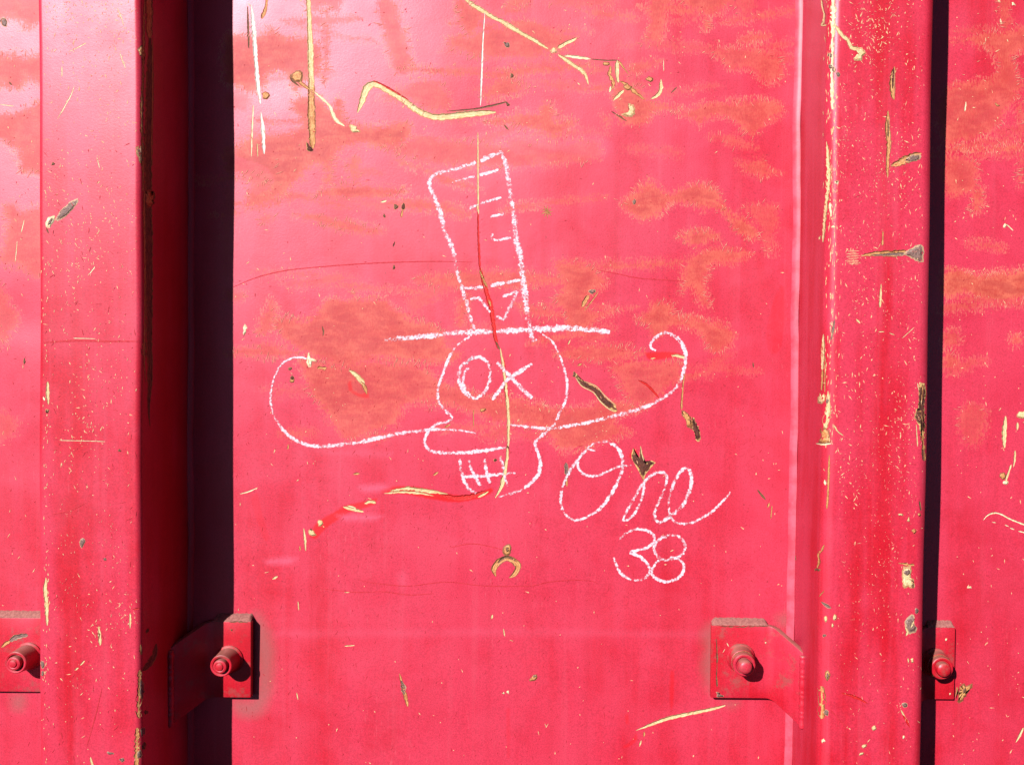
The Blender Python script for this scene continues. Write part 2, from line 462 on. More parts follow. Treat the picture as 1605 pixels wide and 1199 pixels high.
# ---- stain shapes on the sheet (picture positions), strength
STAINS = [
 ([(352,58),(378,52),(400,57),(425,44),(450,60),(478,56),(505,78),(503,110),(480,128),(462,142),(440,112),(424,117),(412,140),(385,142),(352,122)], .85),
 ([(352,150),(370,140),(392,150),(385,175),(352,170)], .35),
 ([(478,-20),(536,-20),(530,20),(510,14),(486,20)], .55),
 ([(509,14),(516,10),(516,70),(513,112),(505,130),(507,70)], .65),
 ([(586,-20),(612,-20),(628,28),(640,70),(645,110),(622,116),(606,76),(596,40)], .6),
 ([(454,160),(480,148),(500,150),(520,168),(528,150),(540,165),(545,190),(590,196),(640,190),(645,205),(630,232),(590,232),(560,225),(530,240),(520,260),(522,290),(508,292),(505,262),(480,268),(462,290),(440,310),(412,322),(384,325),(390,300),(420,285),(372,262),(356,240),(400,212),(440,208),(470,198)], .9),
 ([(352,232),(400,235),(430,250),(440,282),(425,300),(395,325),(380,322),(392,296),(380,275),(352,272)], .6),
 ([(548,250),(556,242),(563,255),(563,278),(556,286),(545,272)], .75),
 ([(495,306),(520,292),(560,288),(600,292),(640,300),(600,308),(560,312),(520,308)], .8),
 ([(458,336),(490,337),(530,345),(570,352),(600,361),(575,366),(530,360),(495,347)], .75),
 ([(404,340),(425,334),(430,344),(410,350)], .5),
 ([(620,108),(680,106),(740,112),(800,108),(860,98),(925,101),(935,108),(880,112),(800,122),(740,120),(680,115)], .8),
 ([(594,152),(620,140),(650,128),(680,125),(700,140),(705,165),(670,172),(640,160)], .55),
 ([(600,232),(650,215),(720,220),(780,228),(840,225),(935,222),(935,250),(880,256),(800,262),(700,258),(650,250)], .55),
 ([(716,-10),(740,8),(754,18),(753,45),(735,60),(722,40),(716,20)], .75),
 ([(795,0),(835,-10),(833,5),(808,10),(800,22),(790,20)], .7),
 ([(700,62),(760,48),(830,32),(870,50),(905,62),(880,80),(840,88),(760,92),(720,80)], .7),
 ([(755,156),(775,128),(800,124),(818,132),(830,140),(800,150)], .75),
 ([(760,190),(800,182),(815,176),(842,178),(850,162),(868,166),(870,186),(905,190),(890,203),(868,218),(855,212),(848,205),(800,197)], .85),
 ([(800,218),(860,222),(935,222),(900,240),(860,258),(800,255)], .4),
 ([(880,-20),(960,-20),(960,10),(900,12),(850,0)], .45),
 ([(1018,-20),(1056,-20),(1044,20),(1042,50),(1036,66),(1010,68),(1016,40)], .7),
 ([(1068,-20),(1150,-20),(1142,10),(1120,24),(1110,26),(1112,46),(1104,48),(1100,24),(1080,16)], .75),
 ([(1150,-5),(1185,-10),(1182,10),(1172,32),(1160,26)], .45),
 ([(1156,66),(1170,56),(1200,52),(1206,58),(1195,66),(1170,69)], .75),
 ([(1115,82),(1140,76),(1170,76),(1200,80),(1225,90),(1225,122),(1205,132),(1188,122),(1170,106),(1150,112),(1135,100)], .6),
 ([(960,140),(985,130),(1005,140),(1015,158),(1040,165),(1068,172),(1030,176),(1015,190),(990,200),(970,188),(962,165)], .8),
 ([(1050,172),(1080,172),(1100,164),(1130,160),(1170,158),(1200,155),(1226,165),(1222,182),(1200,196),(1188,210),(1172,212),(1150,190),(1120,184),(1095,196),(1078,186)], .75),
 ([(985,104),(1010,98),(1032,96),(1020,108),(995,118)], .65),
 ([(1110,215),(1140,212),(1170,220),(1185,232),(1160,232),(1130,224)], .5),
 ([(1154,252),(1175,256),(1195,248),(1205,262),(1226,272),(1200,280),(1178,275)], .6),
 ([(945,182),(955,184),(953,202),(946,198)], .6),
 ([(974,318),(990,304),(1015,282),(1035,292),(1050,306),(1075,292),(1100,288),(1128,300),(1132,320),(1150,338),(1185,352),(1186,372),(1172,378),(1150,360),(1128,328),(1100,326),(1060,318),(1030,338),(1005,348),(990,335)], .85),
 ([(1062,372),(1085,360),(1112,362),(1130,372),(1105,380),(1090,390),(1080,378)], .8),
 ([(1072,415),(1095,396),(1120,388),(1150,390),(1180,398),(1150,412),(1120,414),(1108,432),(1106,455),(1112,480),(1098,478),(1080,450),(1070,460)], .75),
 ([(1166,326),(1185,320),(1215,325),(1222,345),(1210,370),(1215,395),(1200,400),(1192,360)], .45),
 ([(996,500),(1015,486),(1030,472),(1055,480),(1060,494),(1100,500),(1138,512),(1152,530),(1130,552),(1110,545),(1095,520),(1060,512),(1040,524),(1025,530),(1012,510)], .75),
 ([(1120,560),(1140,548),(1150,552),(1140,570),(1122,575)], .4),
 ([(868,412),(900,408),(930,420),(950,445),(925,462),(928,486),(968,484),(940,500),(926,512),(918,524),(888,524),(884,490),(868,470),(880,445)], .75),
 ([(648,436),(700,428),(760,424),(830,428),(890,436),(880,446),(800,450),(740,452),(690,450)], .7),
 ([(804,478),(820,474),(850,482),(890,495),(860,500),(820,490)], .6),
 ([(714,490),(720,468),(735,462),(730,500),(724,520),(716,515)], .65),
 ([(478,500),(500,485),(512,468),(530,466),(548,468),(552,456),(558,468),(598,466),(620,484),(650,500),(692,515),(700,540),(720,560),(680,570),(600,560),(540,575),(490,560),(460,545),(436,520),(430,500),(450,498)], .8),
 ([(400,522),(408,500),(425,470),(434,482),(428,505),(418,522)], .65),
 ([(352,555),(380,545),(415,540),(445,546),(470,552),(440,560),(390,558)], .7),
 ([(470,562),(520,570),(600,568),(660,575),(700,600),(760,620),(840,628),(880,640),(960,630),(1010,636),(960,660),(990,680),(950,690),(920,700),(880,705),(866,690),(830,668),(780,660),(720,640),(660,630),(632,640),(618,665),(575,680),(545,690),(520,665),(505,640),(490,625),(480,600)], .72),
 ([(752,682),(780,668),(800,668),(800,685),(770,688)], .55),
 ([(870,556),(910,544),(960,542),(1012,550),(1015,556),(960,566),(905,566)], .65),
 ([(956,575),(985,568),(1030,566),(1068,570),(1066,590),(1040,615),(1010,640),(985,630),(970,600)], .6),
 ([(352,300),(365,310),(362,420),(355,440),(350,420)], .3),
 ([(352,455),(385,462),(365,472),(352,470)], .5),
 ([(1092,590),(1110,570),(1125,560),(1132,575),(1110,590)], .35),
 ([(640,470),(690,445),(712,450),(680,468),(650,490)], .4),
 ([(700,700),(716,690),(722,700)], .0),
 # left bay
 ([(-40,-10),(70,-20),(70,30),(40,45),(20,30),(-40,40)], .7),
 ([(-40,82),(40,86),(70,80),(70,135),(45,128),(20,140),(-40,120)], .75),
 ([(-40,185),(20,175),(70,165),(70,268),(50,270),(30,265),(28,240),(0,222),(-40,210)], .75),
 ([(5,320),(20,315),(35,330),(70,330),(70,430),(30,420),(0,410),(10,360)], .7),
 ([(-40,420),(10,455),(20,480),(30,500),(10,535),(-40,560)], .6),
 ([(-40,640),(20,650),(28,670),(5,690),(-40,690)], .4),
 # right bay
 ([(1480,62),(1520,55),(1570,48),(1620,42),(1620,75),(1590,85),(1600,140),(1580,170),(1565,200),(1540,215),(1510,222),(1480,225),(1480,140),(1560,120),(1555,80),(1520,66)], .7),
 ([(1565,-10),(1582,-10),(1585,45),(1570,45)], .6),
 ([(1480,228),(1530,231),(1570,226),(1620,228),(1620,236),(1560,237),(1520,235)], .9),
 ([(1480,246),(1505,244),(1525,252),(1533,275),(1525,300),(1500,306),(1480,300)], .65),
 ([(1524,298),(1540,296),(1541,315),(1536,330),(1525,330),(1523,312)], .75),
 ([(1480,424),(1510,424),(1540,430),(1580,426),(1620,422),(1620,462),(1596,472),(1570,476),(1540,470),(1515,460),(1480,466)], 1.0),
 ([(1480,520),(1500,518),(1508,530),(1498,542),(1480,542)], .6),
 ([(1480,552),(1500,556),(1504,572),(1490,578),(1480,575)], .7),
 ([(1506,640),(1525,632),(1543,645),(1545,670),(1530,698),(1512,690),(1502,665)], .45),
 ([(1585,528),(1597,525),(1602,535),(1590,540)], .8),
 ([(1595,165),(1602,160),(1604,240),(1600,290),(1596,240)], .6),
]
SMEARS = [
 ([(484,842),(492,824),(505,812),(525,801),(540,792),(570,785),(592,780),(588,791),(550,803),(530,815),(510,829),(494,846)], .9),
 ([(596,772),(610,763),(650,762),(690,770),(720,776),(750,772),(770,764),(775,770),(750,782),(715,788),(680,784),(640,776)], 1),
 ([(1010,553),(1050,551),(1072,556),(1050,562),(1015,564)], 1),
 ([(1051,1050),(1057,1050),(1057,1090),(1053,1114),(1049,1090)], .5),
 ([(980,1120),(985,1118),(986,1136),(981,1136)], .5),
 ([(972,1174),(990,1160),(998,1148),(1000,1160),(985,1172)], .5),
 ([(543,600),(550,595),(552,612),(565,618),(576,612),(578,624),(560,622),(545,612)], .7),
 ([(392,780),(402,770),(412,810),(422,845),(415,850),(402,820)], .25),
 ([(793,1110),(799,1110),(799,1190),(794,1190)], .25),
 ([(1212,470),(1229,450),(1226,540),(1210,555),(1200,530)], .3),
 ([(985,715),(996,700),(1000,716),(992,722)], .8),
]
SMUDGES = [
 ([(562,762),(600,758),(612,765),(590,772),(565,770)], 1),
 ([(528,808),(560,806),(600,808),(590,815),(540,816)], 1),
 ([(413,880),(440,874),(466,876),(455,884),(420,885)], 1),
 ([(480,700),(520,712),(560,704),(615,710),(600,718),(540,712)], .4),
 ([(420,988),(600,985),(800,984),(1000,987),(1110,989),(1110,999),(800,998),(420,999)], .22),
 ([(620,902),(635,895),(640,915),(625,925)], .3),
 ([(830,225),(880,218),(940,212),(960,235),(930,250)], .3),
]
GRIME = [
 ([(392,975),(408,962),(426,985),(434,1040),(424,1090),(410,1120),(380,1126),(362,1110),(366,1092),(398,1085)], 1),
 ([(1100,1000),(1114,975),(1124,985),(1124,1075),(1112,1090),(1102,1060)], .6),
 ([(1128,1098),(1160,1098),(1162,1104),(1148,1112),(1136,1108)], 1),
 ([(1215,966),(1240,960),(1240,985),(1220,980)], .5),
 ([(20,1092),(40,1090),(36,1112),(24,1110)], .6),
]

# thin sideways scrapes between the larger patches
_rs = random.Random(7)
SCRAPES = []
for _ in range(74):
    if _rs.random() < 0.82:
        cx, cy = _rs.uniform(380, 1215), _rs.choice([_rs.uniform(10, 330), _rs.uniform(10, 330), _rs.uniform(400, 700)])
    else:
        cx, cy = _rs.uniform(1500, 1600), _rs.uniform(10, 600)
    L, w, a = _rs.uniform(25, 95), _rs.uniform(2.5, 8), math.radians(_rs.gauss(-2, 9))
    pts = []
    for i in range(10):
        t = 2 * math.pi * i / 10
        x = L * math.cos(t); y = w * math.sin(t) * _rs.uniform(.5, 1.4) + 0.0012 * x * x * _rs.uniform(-.5, .5)
        pts.append((cx + x * math.cos(a) - y * math.sin(a), cy + x * math.sin(a) + y * math.cos(a)))
    SCRAPES.append((pts, _rs.uniform(.3, .75)))
# ---- the sheet itself
def axis(lo, hi, step, far):
    a = list(np.arange(lo, hi + 1e-6, step))
    pre, post = [], []
    g, x = step * 2, lo
    while x > -far:
        x -= g; g = min(g * 1.4, 0.08); pre.append(x)
    g, x = step * 2, a[-1]
    while x < far:
        x += g; g = min(g * 1.4, 0.08); post.append(x)
    return np.array(pre[::-1] + a + post)

GX = axis(-0.80, 0.60, 0.002, 1.5)
GZ = axis(-0.53, 0.52, 0.002, 1.0)
nx, nz = len(GX), len(GZ)
XX, ZZ = np.meshgrid(GX, GZ)

def sdf_field(items, pad=0.022, kind_strength=True):
    field = np.full(XX.shape, -20.0)
    tone = np.zeros(XX.shape)
    for poly, st in items:
        if st <= 0:
            continue
        pts = catmull(poly, 8.0, True)
        w = [at_depth(q[0], q[1], 0.0) for q in pts]
        P = np.array([(v.x, v.z) for v in w])
        i0, i1 = np.searchsorted(GX, [P[:, 0].min() - pad, P[:, 0].max() + pad])
        j0, j1 = np.searchsorted(GZ, [P[:, 1].min() - pad, P[:, 1].max() + pad])
        if i1 <= i0 or j1 <= j0:
            continue
        x = XX[j0:j1, i0:i1]; z = ZZ[j0:j1, i0:i1]
        d2 = np.full(x.shape, 1e9); inside = np.zeros(x.shape, bool)
        n = len(P)
        for a in range(n):
            ax, az = P[a]; bx, bz = P[(a + 1) % n]
            ex, ez = bx - ax, bz - az
            t = np.clip(((x - ax) * ex + (z - az) * ez) / (ex * ex + ez * ez + 1e-12), 0, 1)
            d2 = np.minimum(d2, (x - ax - t * ex) ** 2 + (z - az - t * ez) ** 2)
            if az != bz:
                c = ((az > z) != (bz > z)) & (x < ex * (z - az) / ez + ax)
                inside ^= c
        s = np.sqrt(d2) * 1000.0
        s = np.clip(np.where(inside, s, -s), -20, 20)
        f = field[j0:j1, i0:i1]; tn = tone[j0:j1, i0:i1]
        up = s > f
        # strengths blend where shapes meet
        wgt = np.clip((s + 8) / 10.0, 0, 1)
        tn[:] = np.where(up, np.maximum(st * np.clip(wgt + 0.2, 0, 1), np.where(f > 0, np.minimum(tn, st), 0)), tn)
        tn[:] = np.where(up & (tn < st * 0.999), np.maximum(tn, st), tn)
        f[:] = np.maximum(f, s)
    return (field + 20.0), tone

def build_sheet():
    hy = -sheet_h(XX, ZZ)
    co = np.stack([XX, hy, ZZ], -1).reshape(-1, 3)
    idx = np.arange(nx * nz).reshape(nz, nx)
    q = np.stack([idx[:-1, :-1], idx[:-1, 1:], idx[1:, 1:], idx[1:, :-1]], -1).reshape(-1, 4)
    # rolled back edge and rear face give the sheet its thickness
    ring = np.concatenate([idx[0, :], idx[1:, -1], idx[-1, -2::-1], idx[-2:0:-1, 0]])
    back = co[ring].copy(); back[:, 1] = 0.012
    base = len(co)
    co = np.concatenate([co, back])
    n = len(ring); r = np.arange(n); rn = (r + 1) % n
    sideq = np.stack([ring[rn], ring[r], base + r, base + rn], -1)
    me = bpy.data.meshes.new("side_sheet")
    nq = len(q) + len(sideq)
    me.vertices.add(len(co)); me.vertices.foreach_set("co", co.astype(np.float32).ravel())
    nl = nq * 4 + n
    me.loops.add(nl)
    lv = np.concatenate([q.ravel(), sideq.ravel(), (base + r)]).astype(np.int32)
    me.loops.foreach_set("vertex_index", lv)
    me.polygons.add(nq + 1)
    me.polygons.foreach_set("loop_start", np.concatenate([np.arange(nq) * 4, [nq * 4]]).astype(np.int32))
    sm = np.zeros(nq + 1, bool); sm[:len(q)] = True
    me.polygons.foreach_set("use_smooth", sm)
    me.update(calc_edges=True)
    me.validate()
    def put(name, arr):
        a = me.attributes.new(name, 'FLOAT', 'POINT')
        full = np.zeros(len(me.vertices), np.float32)
        full[:nx * nz] = arr.ravel()
        a.data.foreach_set("value", full)
    f, t = sdf_field(SCRAPES + STAINS)
    put("stain", f); put("tone", t)
    for nm, it in (("smear", SMEARS), ("smudge", SMUDGES), ("grime", GRIME)):
        a, b = sdf_field(it)
        put(nm, a); put(nm + "_amt", b)
    me.materials.append(M_SHEET)
    return link(bpy.data.objects.new("side_sheet", me), wall)

sheet = build_sheet()

# ---- posts
POST_D = 0.109
class Post:
    def __init__(self, xl_base, xr_base, inset, seed, label, R):
        self.seed = seed
        d = POST_D
        corners = [(xl_base, 0.006), (xl_base + inset, -d), (xr_base - inset, -d), (xr_base, 0.006)]
        prof = [corners[0]]
        for i in (1, 2):
            a, b, c = (np.array(corners[j]) for j in (i - 1, i, i + 1))
            u = (a - b) / np.linalg.norm(a - b); v = (c - b) / np.linalg.norm(c - b)
            ang = math.acos(float(u @ v))
            tl = R / math.tan(ang / 2)
            p0, p1 = b + u * tl, b + v * tl
            bis = (u + v) / np.linalg.norm(u + v)
            cen = b + bis * R / math.sin(ang / 2)
            a0 = math.atan2(*(p0 - cen)[::-1]); a1 = math.atan2(*(p1 - cen)[::-1])
            da = (a1 - a0 + math.pi) % (2 * math.pi) - math.pi
            if i == 1:
                for t in np.linspace(0, 1, 7)[1:]:
                    prof.append(tuple(np.array(corners[0]) * (1 - t) + p0 * t))
            else:
                last = np.array(prof[-1])
                for t in np.linspace(0, 1, 9)[1:]:
                    prof.append(tuple(last * (1 - t) + p0 * t))
            for t in np.linspace(0, 1, 11)[1:]:
                aa = a0 + da * t
                prof.append((cen[0] + R * math.cos(aa), cen[1] + R * math.sin(aa)))
        last = np.array(prof[-1])
        for t in np.linspace(0, 1, 7)[1:]:
            prof.append(tuple(last * (1 - t) + np.array(corners[3]) * t))
        self.prof = prof
        zs = np.concatenate([np.arange(-1.0, -0.5, 0.05), np.arange(-0.5, 0.5, 0.008), np.arange(0.5, 1.01, 0.05)])
        V, F = [], []
        m = len(prof)
        for z in zs:
            s = self.shift(z)
            V += [(x + s, y, z) for x, y in prof]
        for j in range(len(zs) - 1):
            for i in range(m - 1):
                a = j * m + i
                F.append((a, a + 1, a + m + 1, a + m))
        F.append(tuple(range(m))[::-1]); F.append(tuple((len(zs) - 1) * m + i for i in range(m)))
        self.ob = mesh_obj("upright_post", V, F, M_POST, wall)
        self.ob["label"] = label
        self.xl, self.xr = xl_base, xr_base
    def shift(self, z):
        return 0.0006 * math.sin(9 * z + self.seed) + 0.0004 * math.sin(23 * z + 2 * self.seed)
    def hit(self, px, py):
        d = ray(px, py)
        o = CAM_LOC
        z_est = (o + d * (CAM_D - POST_D) / d.y).z
        s = self.shift(z_est)
        best = None
        P = self.prof
        for i in range(len(P) - 1):
            ax, ay = P[i][0] + s, P[i][1]; bx, by = P[i + 1][0] + s, P[i + 1][1]
            ex, ey = bx - ax, by - ay
            den = d.x * ey - d.y * ex
            if abs(den) < 1e-12:
                continue
            t = ((ax - o.x) * ey - (ay - o.y) * ex) / den
            k = ((ax - o.x) * d.y - (ay - o.y) * d.x) / den
            if -1e-6 <= k <= 1 + 1e-6 and t > 0 and (best is None or t < best[0]):
                L = math.hypot(ex, ey)
                best = (t, Vector((ey / L, -ex / L, 0)))
        if best is None:      # beyond the silhouette: nearest bend
            q = at_depth(px, py, POST_D * 0.86)
            lo = min(p[0] for p in P[8:-8]); hi = max(p[0] for p in P[8:-8])
            x = min(max(q.x, lo), hi)
            return Vector((x, q.y, q.z)), Vector((-1 if x == lo else 1, 0, 0))
        t, n = best
        if n.dot(d) > 0:
            n = -n
        return o + d * t, n

def wx(px):
    return at_depth(px, 600, 0.0).x

postL = Post(wx(139), wx(297), 0.005, 0.3, "upright post with dark rusted right edge", 0.007)
postR = Post(wx(1248), wx(1414), 0.007, 1.9, "upright post with yellow scraped left edge", 0.014)

# ---- sealant strips along the feet of the posts
def sealant(post, x, out, k=1.0):
    zs = np.arange(-1.0, 1.001, 0.012)
    V, F = [], []
    for z in zs:
        s = post.shift(z) + 0.0005 * math.sin(31 * z + x * 9) + 0.0003 * math.sin(77 * z)
        h = float(sheet_h(x, z))
        for q, dep in ((0.0105, 0.0002), (0.0095, 0.0024), (0.0035, 0.0062), (-0.001, 0.0072)):
            V.append((x + s + out * q * k, -h - dep * k, z))
    for j in range(len(zs) - 1):
        for i in range(3):
            a = j * 4 + i
            f = (a, a + 1, a + 5, a + 4)
            F.append(f if out < 0 else f[::-1])
    mesh_obj("sealant_strip", V, F, M_SEAL if out < 0 else M_POST, post.ob)  # shaded right-hand strips take the darker post paint, so shade sits in their colour
for p in (postL, postR):
    sealant(p, p.xl, -1, 0.75)
    sealant(p, p.xr, 1, 0.55)

# ---- brackets welded to the post walls
PLATE = 0.011
def bracket(post, side, reach, ytop, ybot, pxref, label):
    """side -1: stands left of the post, +1: right of it; reach: distance of the outer edge from the wall"""
    W = post.xl if side < 0 else post.xr
    zt = at_depth(pxref, ytop, PLATE).z
    zb = at_depth(pxref, ybot, PLATE).z
    # centre path in (q, depth, normal)
    front = [(reach, PLATE), (reach * 0.5 + 0.018, PLATE), (0.036, PLATE)]
    for t in np.linspace(0.15, 1, 8):
        a = t * math.radians(46)
        front.append((0.036 - 0.016 * math.sin(a), PLATE + 0.016 * (1 - math.cos(a))))
    q0, d0 = front[-1]
    for t in (0.35, 0.7, 1.0):
        front.append((q0 + (-0.004 - q0) * t, d0 + (q0 + 0.004) * 1.0355 * t))
    L = [0.0]
    for a, b in zip(front, front[1:]):
        L.append(L[-1] + math.hypot(b[0] - a[0], b[1] - a[1]))
    V, F = [], []
    nrow = 5
    n = len(front)
    back = []
    for i, (q, d) in enumerate(front):
        a = front[max(i - 1, 0)]; b = front[min(i + 1, n - 1)]
        tx, ty = b[0] - a[0], b[1] - a[1]
        l = math.hypot(tx, ty)
        nx_, ny_ = (ty / l, -tx / l)     # towards the sheet / wall
        if ny_ > 0:
            nx_, ny_ = -nx_, -ny_
        back.append((q + nx_ * 0.0085, d + ny_ * 0.0085))
    def zrange(i):
        q, d = front[i]
        drop = max(0.0, (d - PLATE)) / 0.030 * 0.021
        return zt - drop, zb - drop * 1.0
    for surf in (front, back):
        for i, (q, d) in enumerate(surf):
            a, b = zrange(i)
            for r in range(nrow):
                z = a + (b - a) * r / (nrow - 1)
                V.append((W + side * q, -d, z))
    o = n * nrow
    for i in range(n - 1):
        for r in range(nrow - 1):
            a = i * nrow + r
            F.append((a, a + 1, a + nrow + 1, a + nrow))
            F.append((o + a, o + a + nrow, o + a + nrow + 1, o + a + 1))
        a = i * nrow
        F.append((a, a + nrow, o + a + nrow, o + a))
        a = i * nrow + nrow - 1
        F.append((a, o + a, o + a + nrow, a + nrow))
    for r in range(nrow - 1):
        F.append((r, o + r, o + r + 1, r + 1))
        a = (n - 1) * nrow + r
        F.append((a, a + 1, o + a + 1, o + a))
    if side > 0:
        F = [f[::-1] for f in F]
    F = [f[::-1] for f in F]
    ob = mesh_obj("bracket", V, F, M_BRKT, wall, True)
    me = ob.data
    bm = bmesh.new(); bm.from_mesh(me)
    bmesh.ops.recalc_face_normals(bm, faces=bm.faces)
    es = [e for e in bm.edges if len(e.link_faces) == 2 and e.calc_face_angle(0) > math.radians(50)]
    bmesh.ops.bevel(bm, geom=es, offset=0.0014, segments=2, affect='EDGES', profile=0.6)
    for f in bm.faces:
        f.smooth = True
    for e in bm.edges:
        e.smooth = not (len(e.link_faces) == 2 and e.calc_face_angle(0) > math.radians(40))
    bm.to_mesh(me); bm.free()
    ob["label"] = label
    # caked dust lying on the top edge, sloping back to the sheet
    V, F = [], []
    m = 34
    for i in range(m):
        q = reach - 0.001 - (reach - 0.034) * i / (m - 1)
        x = W + side * q
        endf = min(1.0, i / 1.5, (m - 1 - i) / 1.5)
        for r, (dep, up) in enumerate(((0.0108, -0.0004), (0.0100, 0.0010), (0.0062, 0.0034), (0.003, 0.0056), (-0.001, 0.0070))):
            jx = random.uniform(-1, 1)
            V.append((x + jx * 0.0004, -dep + random.uniform(-0.0004, 0.0004) - float(sheet_h(x, zt)) * (r / 4),
                      zt + (up + random.uniform(-0.0006, 0.0006)) * (0.25 + 0.75 * endf)))
    for i in range(m - 1):
        for r in range(4):
            a = i * 5 + r
            f = (a, a + 1, a + 6, a + 5)
            F.append(f if side < 0 else f[::-1])
    mesh_obj("dust_ridge", V, F, M_DUST, ob)
    # weld bead where the bent leg meets the post
    q1, d1 = front[-1]
    a, b = zrange(n - 1)
    V, F = [], []
    m, k = 60, 10
    for i in range(m):
        t = i / (m - 1)
        z = a - 0.001 + (b - a + 0.002) * t
        r = 0.0040 + 0.00035 * math.sin(i * 1.15 + math.sin(i * 0.4) * 2) + random.uniform(-0.0002, 0.0002)
        if i in (0, m - 1):
            r *= 0.4
        for j in range(k):
            th = 2 * math.pi * j / k
            V.append((W + side * (q1 + 0.002) + r * math.cos(th), -(d1 + 0.0005) + r * math.sin(th), z))
    for i in range(m - 1):
        for j in range(k):
            F.append((i * k + j, i * k + (j + 1) % k, (i + 1) * k + (j + 1) % k, (i + 1) * k + j))
    mesh_obj("weld_bead", V, F, M_BRKT, ob)
    return ob

BR = [
 bracket(postL, -1, 0.125, 968, 1084, 30, "bracket at the far left edge, left of the left post"),
 bracket(postL, 1, 0.081, 974, 1093, 370, "bracket half in the shadow of the left post"),
 bracket(postR, -1, 0.103, 980, 1094, 1170, "fully lit bracket left of the right post"),
 bracket(postR, 1, 0.067, 983, 1096, 1490, "bracket at the far right, right of the right post"),
]

# ---- bolts: tapered collar on a flange with the pin end standing out of it
def lathe(name, prof, cx, cz, mat, parent, seg=32, rag=0.0):
    V, F = [], []
    for r, d in prof:
        for j in range(seg):
            th = 2 * math.pi * j / seg
            rr = r * (1 + random.uniform(-rag, rag))
            V.append((cx + rr * math.cos(th), -d, cz + rr * math.sin(th)))
    m = len(prof)
    for i in range(m - 1):
        for j in range(seg):
            F.append((i * seg + j, (i + 1) * seg + j, (i + 1) * seg + (j + 1) % seg, i * seg + (j + 1) % seg))
    F.append(tuple((m - 1) * seg + j for j in range(seg)))
    ob = mesh_obj(name, V, F, mat, parent, True)
    bm = bmesh.new(); bm.from_mesh(ob.data)
    bmesh.ops.recalc_face_normals(bm, faces=bm.faces)
    for e in bm.edges:
        e.smooth = not (len(e.link_faces) == 2 and e.calc_face_angle(0) > math.radians(34))
    bm.to_mesh(ob.data); bm.free()
    return ob

def bolt(px, py, kind, label, k=1.08):
    tip = PLATE + 0.0285 * k
    c = at_depth(px, py, tip)
    P = PLATE
    o = bpy.data.objects.new("bolt", None)
    o.empty_display_size = 0.02
    link(o, wall)
    o["label"] = label
    if kind == 0:       # long tapered collar
        lathe("collar", [(0.0170, P - 0.003), (0.0172, P + k * 0.0016), (0.0164, P + k * 0.0022), (0.0150, P + k * 0.0031), (0.0144, P + k * 0.0074),
                         (0.0136, P + k * 0.0161), (0.0133, P + k * 0.0211), (0.0130, P + k * 0.0228), (0.0122, P + k * 0.0233), (0.0102, P + k * 0.0229), (0.0096, P + k * 0.0208), (0.008, P + k * 0.0205)],
              c.x, c.z, M_BRKT, o)
        lathe("pin_end", [(0.0082, P + k * 0.0174), (0.0084, P + k * 0.0251), (0.0078, P + k * 0.0265), (0.0060, P + k * 0.0270), (0.0050, P + k * 0.0267),
                          (0.0046, P + k * 0.0270), (0.0040, P + k * 0.0280), (0.0022, P + k * 0.0285)], c.x, c.z, M_BRKT, o)
    else:               # shorter collar with a nut-like head
        lathe("collar", [(0.0176, P - 0.003), (0.0176, P + k * 0.0019), (0.0168, P + k * 0.0027), (0.0160, P + k * 0.0031), (0.0152, P + k * 0.0045), (0.0150, P + k * 0.0099),
                         (0.0146, P + k * 0.0127), (0.0128, P + k * 0.0133), (0.0128, P + k * 0.0139), (0.0136, P + k * 0.0146), (0.0134, P + k * 0.0205), (0.0124, P + k * 0.0212), (0.0104, P + k * 0.0211), (0.0098, P + k * 0.0197), (0.007, P + k * 0.0195)],
              c.x, c.z, M_BRKT, o, 32, 0.012)
        lathe("pin_end", [(0.0086, P + k * 0.0174), (0.0086, P + k * 0.0245), (0.0080, P + k * 0.0265), (0.0064, P + k * 0.0277), (0.0040, P + k * 0.0283), (0.0018, P + k * 0.0285)], c.x, c.z, M_BRKT, o)
        lathe("rust_ring", [(0.0126, P + k * 0.0125), (0.0139, P + k * 0.0131), (0.0142, P + k * 0.0140), (0.0137, P + k * 0.0150), (0.0126, P + k * 0.0152)], c.x, c.z, M_RING, o, 40, 0.035)

bolt(19, 1041, 0, "dusty bolt at the far left edge")
bolt(343, 1046, 0, "bolt standing out of the left post's shadow")
bolt(1169, 1047, 1, "bolt with a rusty collar on the fully lit bracket", 1.35)
bolt(1481, 1051, 1, "bolt with a chipped end right of the right post")

# ------------------------------------------------------------------ scrapes, chips and scratches on the sheet
S = hit_sheet
def sc(mat, pts, w, name="scratch", parent=None, hit=S, **kw):
    kw.setdefault("jag", 0.26); kw.setdefault("taper", (0.35, 0.35))
    return stroke(name, parent or sheet, hit, mat, pts, w, **kw)
def ch(mat, outline, name="paint_chip", parent=None, hit=S, jag=0.7, **kw):
    return blob(name, parent or sheet, hit, mat, outline, jag, **kw)

# -- upper left group
sc(M_WHITE, [(394,8),(398,50),(401,95),(404,130),(407,155),(408,163)], [3,7,7,6,7,5])
sc(M_WORN, [(388,10),(389,40),(390,76)], [2,3.5,2.5])
sc(M_WHITE, [(409,176),(412,205),(414,242)], [3,6.5,4])
sc(M_CREAM, [(397,165),(395,205),(394,246)], [2,3.4,1.5])
sc(M_YEL, [(403,225),(404,246)], 2)
sc(M_TAN, [(419,-6),(416,14),(410,30)], [2.5,5,6])
ch(M_TAN, oval(416,150,6,5), jag=1.2)
sc(M_TAN, [(488,120),(488,170),(489,205),(490,233)], [9,12,12.5,9], jag=.16)
sc(M_YEL, [(483,-8),(485,40),(487,90),(488,140)], [7,8,9.5,10], jag=.16, taper=(1,.8))
ch(M_RUST, [(480,222),(486,230),(491,236),(486,238),(480,232)])
ch(M_TAN, [(455,118),(464,111),(474,114),(475,124),(468,130),(458,126)])
